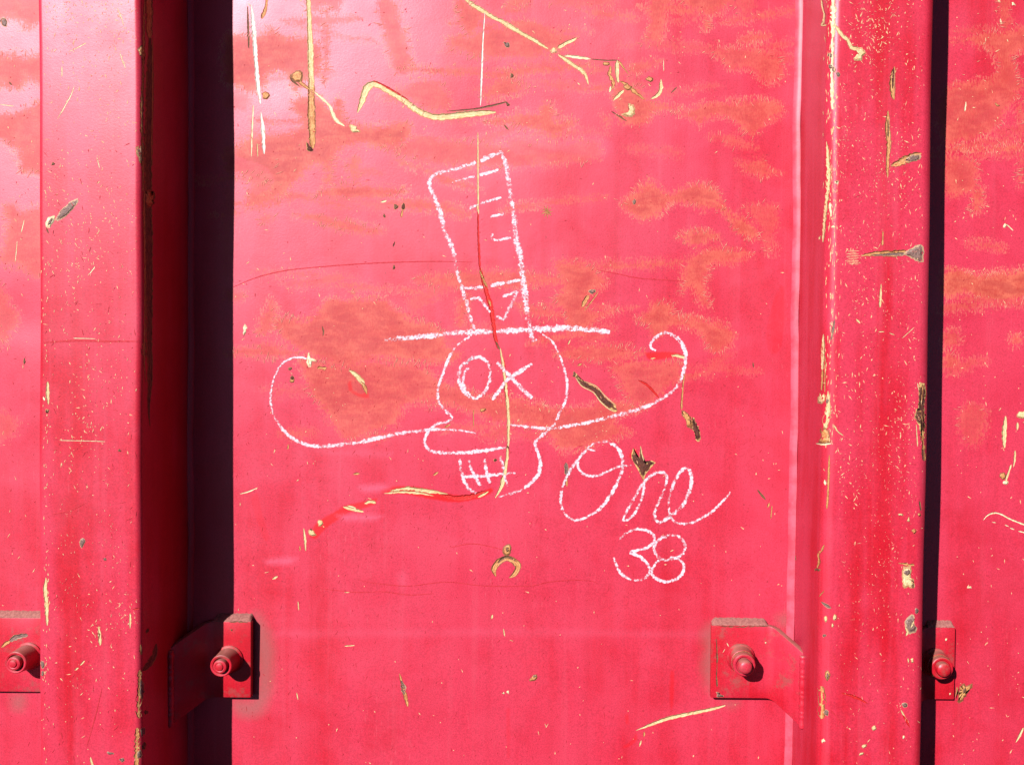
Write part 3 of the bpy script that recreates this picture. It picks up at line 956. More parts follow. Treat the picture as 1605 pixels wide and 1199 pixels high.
sc(M_WORN, [(454,120),(459,128),(470,136)], [2,3.5,2])
sc(M_TAN, [(466,126),(475,133),(484,140),(494,147)], [5,5,3.5,3])
sc(M_CREAM, [(491,143),(505,155),(516,166),(521,178),(528,190),(540,198)], [3,4,4.5,5.5,6,4])
ch(M_YEL, [(549,198),(556,196),(563,203),(564,208),(556,208),(550,204)], jag=1.2)
sc(M_YEL, [(560,177),(567,160),(574,140),(582,133),(590,133),(610,144),(632,157),(650,171),(670,181),(690,184),(720,181),(750,178),(777,176)], [5,11,12,9,8.5,9,10,10,10.5,10.5,10,10.5,7], jag=.16)
sc(M_BRED, [(585,127),(605,136),(640,157)], [2,3,2])
sc(M_WORN, [(700,175),(745,171),(775,165),(795,160)], [1.2,2,3,2.5])
ch(M_WORN, [(791,158),(796,161),(800,165),(795,166)], jag=.8)
# -- upper centre
sc(M_YEL, [(722,-8),(738,6),(757,18),(775,29),(786,34),(815,51),(838,64),(859,77)], [6,7,6.5,6,8,6,5.5,6])
ch(M_YEL, [(861,80),(868,75),(875,79),(872,84),(864,84)], jag=.8)
sc(M_YEL, [(874,76),(888,68),(904,60)], [6,6,4])
sc(M_YEL, [(875,86),(892,98),(910,110),(918,119),(922,133)], [6,6,6.5,6,3])
sc(M_CREAM, [(885,88),(905,90),(926,93)], [4,5,3])
sc(M_WORN, [(926,93),(948,95),(968,95)], [1.5,1.8,1.5])
ch(M_TAN, oval(950,101,6,3.2,5))
sc(M_YEL, [(968,95),(967,112),(969,130)], [6,6,4.5])
sc(M_TAN, [(968,95),(977,106),(985,117)], [4,2.5,1.5])
sc(M_TAN, [(957,104),(955,117),(959,124),(962,133),(958,142)], [5,6,6,5,3], jag=.5)
sc(M_TAN, [(972,128),(982,133),(988,138),(996,146),(1010,156)], [4,5,6,4,3], jag=.5)
ch(M_TAN, oval(984,137,7,5,20))
sc(M_YEL, [(978,142),(969,150),(961,158)], [5,6,3])
sc(M_CREAM, [(957,136),(955,145)], 3.5)
ch(M_YEL, [(985,162),(993,166),(996,174),(993,182),(985,184),(973,180),(983,177),(986,171)], jag=.7)
sc(M_WORN, [(958,175),(968,181),(982,190)], [2,3,2], jag=.5)
sc(M_YEL, [(1036,125),(1036,140),(1030,150),(1019,156)], [3,6.5,6,2.5])
ch(M_TAN, oval(1018,125,6.5,3.5,5))
sc(M_WORN, [(1052,146),(1061,137)], 2)
sc(M_HAIR if False else M_CREAM, [(1040,95),(1040,112)], 1.4)
# -- the long run that hangs down through the drawing
sc(M_WHITE, [(760,20),(757,60),(755,110),(753,166)], [1.6,2.6,3.4,2.2])
sc(M_YEL, [(749,208),(749,260),(749.5,332)], [2.2,3,2.6])
sc(M_YEL, [(748,320),(750,336)], [3,3])
sc(M_BRED, [(749,332),(750,375),(752,420)], [2.5,3.2,4])
sc(M_BRED, [(752,418),(760,450),(768,476),(773,503),(776,528),(781,547)], [4,6,8,7,6,5])
sc(M_TAN, [(752,424),(757,437),(764,452)], [3,4.5,3])
sc(M_TAN, [(766,470),(769,480)], [4,3])
sc(M_WORN, [(777,535),(783,548)], [2,3])
sc(M_BRED, [(788,560),(794,620),(797,650)], [5,6,4])
sc(M_YEL, [(784,546),(788,570),(792,600),(796,640),(797,670),(796,700),(793,730),(788,755),(783,768),(776,780)], [4,4.5,4.5,5,5,4.5,4,5,7,4])
sc(M_WORN, [(795,698),(798,704)], [3,3])
# -- lower left scrape
for pts, w in (([(612,769),(640,765),(668,769),(702,774)],[3,6,6,2]), ([(602,773),(630,771),(660,773),(680,777)],[2,4,4,1.5]), ([(640,764),(670,768),(690,771)],[2,3,2])):
    sc(M_YEL, pts, w, jag=.35)
sc(M_BRED, [(690,775),(715,780),(740,777),(762,769)], [5,8,7,4])
sc(M_YEL, [(749,779),(757,775),(766,770)], [4,4,2])
sc(M_YEL, [(538,794),(552,798),(570,802)], [3,6,3], jag=.35)
sc(M_CREAM, [(545,792),(558,796)], [2,3])
sc(M_YEL, [(571,789),(580,786),(589,788)], [3,7,5], jag=.5)
ch(M_YEL, oval(501.5,820,4.2,4.6), jag=.8)
ch(M_YEL, [(482,836),(486,829),(492,831),(494,838),(487,841)], jag=1)
sc(M_YEL, [(476,828),(478,845),(479,863)], [3,4,3])
sc(M_TAN, [(470,855),(470,863)], 2.5)
sc(M_YEL, [(547,580),(557,587),(566,596),(572,606)], [3,7,8,5])
sc(M_TAN, [(566,598),(572,608),(575,618)], [4,6,3])
ch(M_CREAM, [(484,552),(488,560),(497,566),(489,568),(485,576),(481,568),(482,560)], jag=.8)
sc(M_TAN, [(497,577),(512,577)], 5, jag=.7)
ch(M_TAN, oval(458,597,4,4.5)); ch(M_RUST, oval(458,592,3.5,3.5)); ch(M_WORN, oval(455,578,3,2.5))
sc(M_TAN, [(452,696),(451,704)], [2,4])
ch(M_CREAM, [(383,508),(386,512),(385,522),(382,528),(381,518)], jag=.7)
# -- rust slivers
ch(M_RUST, [(900,583),(908,594),(920,600),(936,608),(948,622),(964,636),(966,645),(955,640),(940,627),(930,613),(912,604),(903,594)], name="rust_sliver", jag=.5)
sc(M_YEL, [(902,592),(912,605),(930,615),(940,628),(953,640),(965,646)], [1.5,2,1.8,2,2.2,2])
sc(M_YEL, [(915,597),(934,605),(948,620),(966,636)], [1,1.6,1.4,1.6])
ch(M_WORN, [(900,582),(903,586),(901,592),(897,590)], jag=.8)
ch(M_RUST, [(989,712),(992,702),(995,712),(1002,717),(1004,699),(1007,712),(1014,727),(1021,722),(1028,725),(1019,734),(1012,744),(1009,751),(1003,742),(996,729),(990,718)], name="rust_sliver", jag=.5, smooth=False)
sc(M_TAN, [(1003,742),(1007,748),(1009,755)], [3,3,2])
sc(M_YEL, [(1004,699),(1006,712),(1009,722)], [1.6,2,1.4])
sc(M_TAN, [(1073,585),(1070,610),(1068,642)], [1.5,2.6,3.4])
ch(M_TAN, [(1067,642),(1076,646),(1084,656),(1086,672),(1078,668),(1073,656)], jag=1)
ch(M_RUST, [(1084,655),(1091,664),(1098,678),(1097,690),(1091,689),(1087,674)], name="rust_sliver", jag=1.1)
ch(M_RUST, oval(1081,662,3,6,-20), jag=.8)
sc(M_YEL, [(1052,557),(1062,558),(1075,561)], [3,5.5,4.5])
sc(M_YEL, [(1020,562),(1027,561)], [3,3])
sc(M_STEEL, [(887,725),(888,738),(888,745)], [4,6,5])
sc(M_TAN, [(888,745),(888,762)], [5,4])
ch(M_STEEL, [(921,457),(928,453),(934,455),(931,460),(924,460)])
sc(M_TAN, [(923,463),(917,472),(912,481)], [5,7,4])
sc(M_TAN, [(938,458),(926,474),(916,487)], [1.5,2,1.5])
sc(M_BRED, [(1000,596),(1012,602),(1024,613),(1033,624)], [2,4,4,2])
sc(M_TAN, [(905,573),(912,570)], 3.5)
sc(M_YEL, [(890,540),(894,533)], 3)
# -- arch-shaped chip under the drawing
ch(M_TAN, [(789,857),(794,853),(801,855),(800,868),(790,870),(787,864)], jag=.5)
ch(M_WORN, oval(795,861,3.2,4.2), jag=.4)
sc(M_TAN, [(777,903),(774,893),(779,883),(789,876),(797,875),(807,880),(812,889),(806,900),(798,905)], [4,9,10,9,9,11,9,8,4], jag=.12)
sc(M_WORN, [(780,882),(790,874),(800,874),(810,880)], [3,4.5,4.5,3])
# -- lower sheet
sc(M_YEL, [(997,1144),(1020,1135),(1045,1126),(1075,1119),(1110,1112),(1137,1105)], [2,5,6,5.5,5,4], jag=.16)
sc(M_TAN, [(1010,1146),(1009,1154)], 3.5); sc(M_YEL, [(1005,1160),(1002,1169)], 3.2)
sc(M_TAN, [(626,1055),(630,1070),(635,1090),(639,1107)], [2,5,6,4])
sc(M_STEEL, [(629,1066),(632,1078),(634,1088)], [3,8,3], jag=.5)
ch(M_TAN, [(829,1066),(833,1060),(841,1056),(842,1061),(836,1067)], jag=.6)
ch(M_STEEL, oval(838,1060,2.5,2))
ch(M_CREAM, oval(796,1084,3,3)); ch(M_CREAM, oval(789,1086,2.5,2))
sc(M_YEL, [(854,1134),(856,1139),(859,1134)], 2.5)
sc(M_YEL, [(770,970),(772,963)], 3.5); sc(M_YEL, [(789,985),(791,997)], 2.2); sc(M_YEL, [(799,1003),(804,1004)], 2.5)
sc(M_YEL, [(427,907),(435,903)], 5); sc(M_YEL, [(467,942),(468,956)], 2); sc(M_YEL, [(465,1085),(467,1096)], 2.5)
sc(M_CREAM, [(376,774),(390,770),(404,764)], [1.5,2.5,1])
sc(M_YEL, [(540,1012),(556,1011)], 2); sc(M_YEL, [(540,928),(548,928)], 2.5)
ch(M_WORN, oval(620,324,3.4,4.2,20)); ch(M_RUST, oval(632,324,3,5.5)); sc(M_TAN, [(631,328),(629,341)], [2,4])
sc(M_CREAM, [(597,317),(606,315)], 3); ch(M_WORN, oval(602,338,2,3)); sc(M_RUST, [(616,387),(619,379)], 3)
sc(M_WORN, [(505,511),(507,520),(506,527)], [1,3,1]); ch(M_WORN, oval(617,419,2,4))
ch(M_RUST, oval(776,721,3,2.5)); ch(M_TAN, oval(757,642,5,3,-20)); sc(M_TAN, [(742,642),(742,668)], 1.6)
sc(M_TAN, [(697,670),(706,665)], 3); sc(M_TAN, [(679,745),(687,740)], 3.5); sc(M_TAN, [(554,743),(564,742)], 4)
sc(M_WORN, [(1187,767),(1194,776),(1200,783)], [1.5,4,3]); sc(M_TAN, [(1206,788),(1203,795)], 4); sc(M_TAN, [(1210,792),(1208,813)], 1.8)
ch(M_STEEL, oval(994,317,3,4)); sc(M_WORN, [(1180,568),(1181,576)], 2.5)
ch(M_STEEL, [(788,68),(796,66),(800,74),(794,74)], jag=1); ch(M_WORN, oval(802,119,3,4)); sc(M_WORN, [(790,196),(797,204)], 2.5)
sc(M_TAN, [(864,338),(858,330),(852,324)], 1.5, jag=.6)
for a in range(9):
    t = a * 0.7
    sc(M_TAN, [(857,332),(857 + 9*math.cos(t), 332 + 10*math.sin(t))], [2, 1])
# thin dark lines in the paint
sc(M_DRED, [(355,455),(400,436),(450,424),(520,417),(600,412),(680,410),(740,411)], [1,1.6,1.4,1.6,1.8,1.4,1])
sc(M_DRED, [(935,423),(970,430),(1000,436),(1040,439),(1075,441)], [1,1.6,1.4,1.5,1])
sc(M_DRED, [(500,922),(560,928),(600,927),(640,932),(680,930)], [1,1.4,1,1.4,1])
sc(M_DRED, [(560,908),(590,914),(640,918),(700,912),(760,918),(830,918),(860,912),(900,909),(930,911),(940,918)], [.8,1.3,1,1.2,1,1.3,1,1.4,1.4,1])
sc(M_DRED, [(705,858),(740,852),(775,858),(788,862)], [.8,1.4,1.2,1])
# -- right bay
R_ = dict(taper=(.4,.4))
sc(M_YEL, [(1576,652),(1574,680),(1574,702)], [4,8,5])
ch(M_YEL, [(1594,650),(1600,645),(1612,645),(1612,654),(1597,655)])
sc(M_YEL, [(1595,662),(1594,674)], 3.5); sc(M_YEL, [(1591,706),(1590,722),(1588,732)], [3,3.5,2])
sc(M_YEL, [(1585,728),(1580,742),(1576,755)], [3,4,3]); ch(M_TAN, oval(1572,746,5,6)); ch(M_CREAM, oval(1576,756,4.5,3))
sc(M_CREAM, [(1541,815),(1547,808),(1555,804),(1567,805),(1585,814),(1610,824)], [1.5,2.5,2.5,2.5,2.5,2.5])
for a in ((1555,818,1561,819),(1575,822,1581,825),(1583,827,1590,830),(1596,832,1612,836)):
    sc(M_CREAM, [a[:2], a[2:]], 2)
ch(M_TAN, [(1503,1078),(1510,1070),(1516,1074),(1524,1072),(1520,1082),(1512,1090),(1508,1100),(1503,1098)], jag=1.2)
ch(M_WORN, oval(1511,1082,3,6,20))
sc(M_YEL, [(1604,1140),(1598,1152),(1592,1163)], [4,4.5,2])
ch(M_CREAM, oval(1519,920,4,2)); sc(M_CREAM, [(1514,160),(1512,175)], 2.5); sc(M_CREAM, [(1568,30),(1569,38)], 3)
sc(M_YEL, [(1563,-3),(1567,5)], 4); ch(M_CREAM, oval(1588,7,2,3)); ch(M_TAN, oval(1563,165,4,2,20))
ch(M_CREAM, oval(1575,354,3,4,30)); sc(M_CREAM, [(1578,352),(1588,362)], 2)
# -- left bay
ch(M_STEEL, oval(6,35,5,8,-15)); sc(M_WORN, [(14,129),(19,134)], 3); sc(M_CREAM, [(0,164),(22,167)], 1.6)
sc(M_CREAM, [(38,345),(33,365)], 1.6); sc(M_CREAM, [(27,378),(24,410)], 1.4); ch(M_WORN, oval(38,566,2,5))
sc(M_CREAM, [(-5,748),(30,750),(60,748)], [5,7,5], jag=.5) if False else None

# ------------------------------------------------------------------ worn marks on the posts
HL, HR = postL.hit, postR.hit
def sl(mat, pts, w, **kw): return sc(mat, pts, w, parent=postL.ob, hit=HL, **kw)
def sr(mat, pts, w, **kw): return sc(mat, pts, w, parent=postR.ob, hit=HR, **kw)
def cl(mat, o, **kw): return ch(mat, o, parent=postL.ob, hit=HL, **kw)
def cr(mat, o, **kw): return ch(mat, o, parent=postR.ob, hit=HR, **kw)

# left post: right edge rubbed through to steel
sl(M_TAN, [(233,-8),(234,20),(234,45),(235,65)], [10,12,10,6], name="worn_edge")
sl(M_TAN, [(227,-8),(225,60),(224,120),(222,180),(224,240),(224,300)], [3,4,4,5,5,4], jag=.5, name="worn_edge")
sl(M_WORN, [(235,60),(235,120),(233,200),(232,300),(233,380),(234,450),(234,540),(235,590),(233,640),(235,668)], [8,12,12,12,13,12,11,9,8,2], jag=.2, name="worn_edge")
sl(M_TAN, [(239,60),(239,160),(237,250)], [2,2.5,2], name="worn_edge")
sl(M_TAN, [(226,300),(226,330),(227,420),(227,500),(226,560),(228,600)], [5,4,3,2.5,3,1.5], jag=.4, name="worn_edge")
cl(M_WORN, [(212,232),(220,229),(229,233),(228,246),(222,260),(216,246)])
cl(M_TAN, [(217,74),(226,70),(228,84),(225,98),(219,88)], jag=1.2)
sl(M_WORN, [(240,300),(242,312)], [5,3])
cl(M_TAN, [(228,300),(241,302),(240,322),(230,325)], jag=1.3)
sl(M_TAN, [(226,530),(225,550),(227,565)], [3,7,3], jag=.6)
sl(M_WORN, [(245,1008),(242,1025),(234,1040),(222,1052)], [3,8,10,3])
sl(M_TAN, [(220,1010),(221,1026)], 4)
sl(M_TAN, [(219,1050),(219,1080),(217,1110)], [5,8,7], jag=.5)
cl(M_STEEL, [(220,1064),(226,1075),(223,1095),(219,1085)], jag=.8)
sl(M_TAN, [(217,1110),(218,1125)], [8,6], jag=.6); cl(M_WORN, oval(229,1116,2.5,4,20))
cl(M_STEEL, oval(224,1146,3.5,8,5)); cl(M_WORN, oval(226,1168,3,6,15))
sl(M_TAN, [(215,1140),(215,1165),(214,1205)], [6,8,7], jag=.5)
cl(M_STEEL, oval(218,1182,4,7,20))
cl(M_WORN, oval(231,988,2.5,4,20)); cl(M_STEEL, oval(66,1040,3,7,-20)); cl(M_STEEL, oval(67,1055,2.5,4))
# gouges on its face
cl(M_STEEL, [(87,346),(93,334),(102,323),(114,314),(123,312),(119,322),(108,335),(97,344)], jag=.5)
cl(M_CREAM, [(71,352),(76,342),(84,337),(87,340),(83,350),(77,358)], jag=.6); cl(M_STEEL, oval(79,347,3,7,30))
sl(M_WORN, [(73,357),(76,366)], 2)
sl(M_YEL, [(75,598),(75,615),(76,634)], [4,6,3]); sl(M_CREAM, [(68,622),(70,628)], 4)
cl(M_RUST, oval(73.5,645,2,3.4))
sl(M_YEL, [(72,905),(71,925),(73,950),(74,980)], [4,7,6,4], jag=.3)
sl(M_YEL, [(155,981),(156,995),(157,1011)], [3,5.5,4]); cl(M_WORN, oval(156,996,1.6,4))
sl(M_YEL, [(133,1035),(126,1042)], [2,4]); sl(M_YEL, [(123,1046),(117,1050)], [4,2])
cl(M_STEEL, oval(129,850,4,8.5,3)); cl(M_WORN, oval(188,706,2.6,2)); cl(M_STEEL, oval(164,876,3,2.5)); cl(M_WORN, oval(83,257,3,2.5))
sl(M_YEL, [(204,961),(204,985)], [4,2], jag=.5); sl(M_BRED, [(208,955),(219,953)], 2.5)
cl(M_STEEL, oval(173,1180,5,2.4,15)); cl(M_STEEL, oval(191,1190,4.5,3,30)); sl(M_YEL, [(142,1186),(146,1205)], [3,5])
sl(M_CREAM, [(117,135),(110,152),(100,170),(90,187)], [1,2.2,2,1]); sl(M_CREAM, [(135,68),(120,76),(107,82)], [2,1.6,1])
sl(M_CREAM, [(184,13),(190,28),(194,41)], [1.2,2,1.2]); sl(M_CREAM, [(188,84),(192,96),(197,108)], 1.8); sl(M_CREAM, [(97,105),(97,121)], 2)
sl(M_CREAM, [(152,247),(156,264)], 1.8); sl(M_CREAM, [(149,418),(140,430)], 2); sl(M_CREAM, [(115,530),(150,531)], [1.5,1.2])
sl(M_DRED, [(68,537),(120,534),(170,535),(218,535)], [2,3.5,3,2]); sl(M_DRED, [(160,1078),(150,1120),(136,1170)], [1,1.6,1])
sl(M_DRED, [(82,806),(110,800),(135,788)], 1.4); sl(M_CREAM, [(95,690),(140,691),(165,692)], 1.2)

# right post: left bend scraped to primer
sr(M_CREAM, [(1306,-8),(1306,30),(1305,60)], [5,8,6], jag=.5, name="worn_edge")
sr(M_CREAM, [(1305,60),(1304,120),(1305,172)], [5,4,6], jag=.4, name="worn_edge")
sr(M_YEL, [(1287,-6),(1289,10),(1292,22),(1291,34),(1288,40),(1297,39)], [2.5,3,3,3.5,4,3])
sr(M_YEL, [(1309,40),(1318,54),(1328,63),(1334,75),(1343,77),(1356,81)], [5,6,6,6,6,4])
cr(M_YEL, [(1342,77),(1352,76),(1357,83),(1352,88),(1350,96),(1340,97),(1340,89),(1345,84)], jag=.8)
for cxy in ((1301,87),(1302,105),(1307,110),(1314,117)):
    cr(M_STEEL, oval(*cxy,3.4,4), jag=.6)
sr(M_YEL, [(1307,198),(1303,212)], 3)
sr(M_YEL, [(1296,222),(1298,250),(1299,275),(1298,300)], [2,5,8,8], jag=.4, name="worn_edge")
sr(M_YEL, [(1298,298),(1294,330),(1290,380)], [6,5,3], jag=.4, name="worn_edge")
sr(M_CREAM, [(1301,318),(1303,340)], [5,2]); cr(M_CREAM, oval(1307,356,3,2)); sr(M_YEL, [(1286,370),(1284,376)], 3)
cr(M_CREAM, oval(1312,286,3,3)); cr(M_WORN, oval(1312,286,1.6,1.6))
sr(M_STEEL, [(1308,501),(1305,520),(1302,534)], [2,4.5,2])
sr(M_YEL, [(1291,524),(1290,555),(1289,580)], [3,6,4]); sr(M_TAN, [(1290,580),(1288,612)], [4,3]); sr(M_TAN, [(1294,560),(1293,615)], [1.5,2])
cr(M_YEL, [(1281,625),(1287,616),(1293,620),(1291,632),(1283,633)], jag=1); cr(M_STEEL, oval(1297,628,2.5,5))
sr(M_YEL, [(1298,613),(1299,630),(1297,650),(1293,672)], [4,6,11,9], jag=.3)
cr(M_TAN, [(1286,672),(1296,671),(1301,686),(1300,695),(1283,694),(1287,684)], jag=.8)
sr(M_CREAM, [(1279,695),(1291,696),(1303,695)], [2,4.5,2])
sr(M_YEL, [(1307,666),(1313,676),(1322,683)], [3,2.5,2])
sr(M_TAN, [(1300,713),(1299,740),(1298,770),(1296,797)], [2,4,3,3.5]); sr(M_CREAM, [(1293,752),(1294,760)], 4); sr(M_YEL, [(1291,735),(1293,738)], 3)
sr(M_TAN, [(1292,854),(1288,862),(1283,868),(1284,880),(1281,890)], [4,4,3,4,4]); cr(M_WORN, oval(1281,893,5,2.5)); cr(M_WORN, oval(1246,874,2,4))
sr(M_TAN, [(1284,935),(1292,925)], 1.6); sr(M_STEEL, [(1287,943),(1294,948),(1303,953)], [2,6,2])
for q in ((1294,970,2.5,5),(1308,967,2.5,5),(1305,980,1.6,3)):
    cr(M_YEL, oval(*q), jag=.5)
cr(M_STEEL, oval(1292,995,3,3)); cr(M_TAN, oval(1297,1058,4.5,9)); cr(M_STEEL, oval(1297,1059,2.4,5.5), jag=.4)
sr(M_TAN, [(1287,1075),(1288,1092),(1288,1110),(1288,1126)], [12,13,12,9], jag=.3); cr(M_STEEL, oval(1295,1117,3.5,5))
cr(M_CREAM, oval(1290,1160,3,3)); sr(M_TAN, [(1252,1133),(1255,1141)], 3.5)
sr(M_DRED, [(1305,1022),(1315,1045),(1324,1062)], 1.4); sr(M_BRED, [(1318,1085),(1340,1092),(1360,1102)], [2,5,2]); sr(M_DRED, [(1302,1112),(1318,1130),(1326,1138)], 1.6)
# its face
sr(M_TAN, [(1402,105),(1399,125),(1399,145),(1401,157)], [4,9,9,4]); sr(M_RUST, [(1401,108),(1400,122),(1399,140)], [2.5,4,2.5])
sr(M_TAN, [(1392,174),(1391,200),(1393,225),(1391,250),(1391,278)], [4,9,8,6,4]); sr(M_WORN, [(1392,188),(1392,215)], [2,3])
sr(M_TAN, [(1396,261),(1412,254),(1428,247),(1444,241)], [4,11,14,6]); cr(M_STEEL, [(1418,252),(1430,243),(1443,243),(1441,250),(1428,254)], jag=.6)
sr(M_TAN, [(1350,401),(1370,398),(1395,398),(1422,396)], [4,8,10,11]); sr(M_STEEL, [(1365,400),(1395,399),(1420,398)], [1.5,4,6])
cr(M_STEEL, [(1416,397),(1430,388),(1438,384),(1447,387),(1448,398),(1446,410),(1436,409),(1424,402)], jag=.6)
for i in range(9):
    y = 393 + i * 2.6
    sr(M_FLECK, [(1326 + random.uniform(0,6), y), (1346 + random.uniform(-4,4), y + .6)], .8)
sr(M_TAN, [(1384,362),(1383,385)], [2,3.5]); sr(M_YEL, [(1381,445),(1380,465),(1379,482)], [1.5,4.5,4]); sr(M_YEL, [(1342,500),(1348,507)], 3)
sr(M_YEL, [(1377,520),(1386,520)], 2); sr(M_YEL, [(1394,522),(1402,525)], 2); sr(M_YEL, [(1433,398+115),(1414,530)], 1.2)
sr(M_TAN, [(1447,603),(1444,640),(1447,680),(1449,722)], [8,12,8,5], jag=.4, name="worn_edge")
cr(M_RUST, [(1440,606),(1448,601),(1450,618),(1448,640),(1449,668),(1444,684),(1440,668),(1433,652),(1440,632)], name="rust_sliver", jag=1)
sr(M_WORN, [(1447,705),(1447,722)], [6,3]); sr(M_YEL, [(1436,665),(1438,700)], [1.5,2.4])
sr(M_WORN, [(1441,785),(1443,800)], 3); cr(M_TAN, oval(1441,806,2.5,3)); cr(M_YEL, oval(1424,814,2,4)); cr(M_YEL, oval(1411,806,4,1.6,5)); cr(M_TAN, oval(1432,832,3,4))
sr(M_TAN, [(1408,882),(1420,884),(1433,886)], [2,4,5], jag=.6)
cr(M_YEL, [(1415,890),(1428,888),(1428,905),(1432,912),(1431,922),(1424,920),(1415,918)], jag=1); cr(M_STEEL, oval(1422,897,5,5), jag=.8); cr(M_WORN, oval(1431,918,2.4,5))
cr(M_STEEL, [(1421,968),(1428,962),(1434,966),(1432,974),(1437,984),(1432,992),(1422,990),(1418,980)], jag=.8)
sr(M_YEL, [(1419,982),(1422,990),(1420,996)], 4); sr(M_YEL, [(1432,973),(1427,984)], 3); cr(M_STEEL, oval(1437,957,2.5,5))
cr(M_STEEL, oval(1418,1104,5,4,20)); sr(M_YEL, [(1412,1112),(1416,1120),(1424,1132)], [3,2.5,2]); sr(M_BRED, [(1415,1120),(1422,1132),(1426,1140)], [2,4,2])
cr(M_YEL, oval(1370,1140,4,4)); cr(M_YEL, oval(1354,1169,4,3)); cr(M_YEL, oval(1350,1181,4,2.5,-20)); cr(M_YEL, oval(1430,1035,2,4)); cr(M_YEL, oval(1424,1035,1.5,4)); cr(M_CREAM, oval(1416,1155,2,2.5))
sr(M_YEL, [(1438,560+40),(1440,560+52)], 2)

# chips and scrapes on the brackets
def hit_plate(px, py):
    return at_depth(px, py, PLATE + 0.00004), Vector((0, -1, 0))
def sb(i, mat, pts, w, **kw): return sc(mat, pts, w, parent=BR[i], hit=hit_plate, **kw)
def cb(i, mat, o, **kw): return ch(mat, o, parent=BR[i], hit=hit_plate, **kw)
sb(0, M_STEEL, [(14,1005),(24,999),(34,996),(44,995)], [4,8,8,4]); sb(0, M_TAN, [(2,1014),(8,1009),(16,1004)], [3,6,5])
sb(2, M_WORN, [(1124,1076),(1123,1060),(1124,1030),(1123,1000)], [2.5,1.4,2,1.4], jag=.7)
cb(2, M_STEEL, [(1125,1090),(1124,1084),(1134,1089),(1136,1092)], jag=.8); sb(2, M_CREAM, [(1133,1022),(1136,1017)], 2)
sb(2, M_CREAM, [(1139,1007),(1142,1013)], 1.8); cb(2, M_CREAM, oval(1200,1007,1.2,1.6), jag=.2); cb(2, M_DRED, oval(1205,1050,1.5,2), jag=.3)
sb(2, M_WORN, [(1128,981),(1160,982),(1190,981),(1214,983)], [1.2,1.8,1.2,1.6], jag=.8)
sb(3, M_TAN, [(1500,1076),(1499,1084),(1497,1092)], [3,2.4,1.5], jag=.5); cb(3, M_CREAM, oval(1483,1002,1.8,1.8), jag=.3); cb(3, M_CREAM, oval(1489,1087,1.2,1.6), jag=.3)
cb(1, M_WORN, oval(363,987,1.4,1.8), jag=.3); sb(1, M_WORN, [(359,975),(372,974),(388,975)], [1.2,1.6,1.2], jag=.8)

# ------------------------------------------------------------------ fine flecks too small to count
def rnd_flecks(n, x0, x1, y0, y1, lmin, lmax, wmin, wmax, ang, spread, ok=None, power=1.0):
    out = []
    tries = 0
    while len(out) < n and tries < n * 20:
        tries += 1
        x = random.uniform(x0, x1); y = y0 + (y1 - y0) * random.random() ** power
        if ok and not ok(x, y):
            continue
        L = lmin + (lmax - lmin) * random.random() ** 2.5
        out.append((x, y, L, random.uniform(wmin, wmax), math.radians(random.gauss(ang, spread))))
    return out

def clustered(n, x0, x1, y0, y1, k, sig, *a, **kw):
    out = []
    cs = [(random.uniform(x0, x1), y0 + (y1 - y0) * random.random() ** kw.get("power", 1.0)) for _ in range(k)]
    for _ in range(n):
        c = random.choice(cs)
        x, y = random.gauss(c[0], sig), random.gauss(c[1], sig * 1.6)
        if not (x0 < x < x1 and y0 < y < y1):
            continue
        L = a[0] + (a[1] - a[0]) * random.random() ** 2.5
        out.append((x, y, L, random.uniform(a[2], a[3]), math.radians(random.gauss(a[4], a[5]))))
    return out

f = rnd_flecks(420, 70, 214, -5, 1200, 1.5, 9, .7, 1.8, 80, 50, power=1.5)
f += clustered(420, 70, 216, -5, 1000, 26, 14, 1.5, 9, .7, 1.7, 75, 40, power=1.3)
f += [(random.gauss(72, 3), random.uniform(380, 1195), random.uniform(2, 7), random.uniform(.8, 1.8), math.radians(random.gauss(90, 12))) for _ in range(90)]
flecks("paint_flecks", postL.ob, HL, M_FLECK, f)
f = rnd_flecks(260, 1312, 1446, -5, 1200, 1.5, 10, .7, 1.9, 85, 40, power=1.6)
f += clustered(430, 1310, 1446, -5, 800, 34, 15, 1.5, 10, .7, 1.9, 80, 38, power=1.2)
f += [(random.gauss(1303, 6), random.uniform(-5, 700), random.uniform(3, 14), random.uniform(.7, 1.6), math.radians(random.gauss(91, 6))) for _ in range(230)]
flecks("paint_flecks", postR.ob, HR, M_FLECK, f)
f = clustered(900, 1308, 1448, -5, 1000, 46, 14, 1.2, 6, .6, 1.4, 80, 45, power=1.3) + rnd_flecks(300, 1310, 1446, -5, 1200, 1.2, 8, .6, 1.3, 85, 40)
flecks("paint_flecks", postR.ob, HR, M_HAIR, f)
f = clustered(500, 70, 216, -5, 1100, 40, 14, 1.2, 6, .6, 1.4, 80, 45, power=1.2)
flecks("paint_flecks", postL.ob, HL, M_HAIR, f)
f = rnd_flecks(230, 362, 1232, -5, 1200, 1.5, 8, .8, 2.0, 80, 50)
f += rnd_flecks(160, 1492, 1606, -5, 1200, 1.5, 9, .8, 1.8, 80, 40)
f += rnd_flecks(40, -5, 60, -5, 950, 1.5, 9, .8, 1.6, 80, 40)
f += clustered(200, 365, 1225, -5, 760, 26, 16, 1.5, 8, .7, 1.6, 70, 50)
flecks("paint_flecks", sheet, S, M_FLECK, f)
f = rnd_flecks(900, 368, 1225, 560, 1200, 2, 9, .6, 1.1, 100, 30)
f += rnd_flecks(260, 362, 1232, -5, 600, 2, 7, .7, 1.5, 100, 50)
f += rnd_flecks(160, 1475, 1606, 200, 1200, 2, 8, .6, 1.2, 95, 40) + rnd_flecks(90, -5, 60, 0, 1200, 2, 7, .6, 1.2, 95, 40)
flecks("hairline_cracks", sheet, S, M_DRED, f)
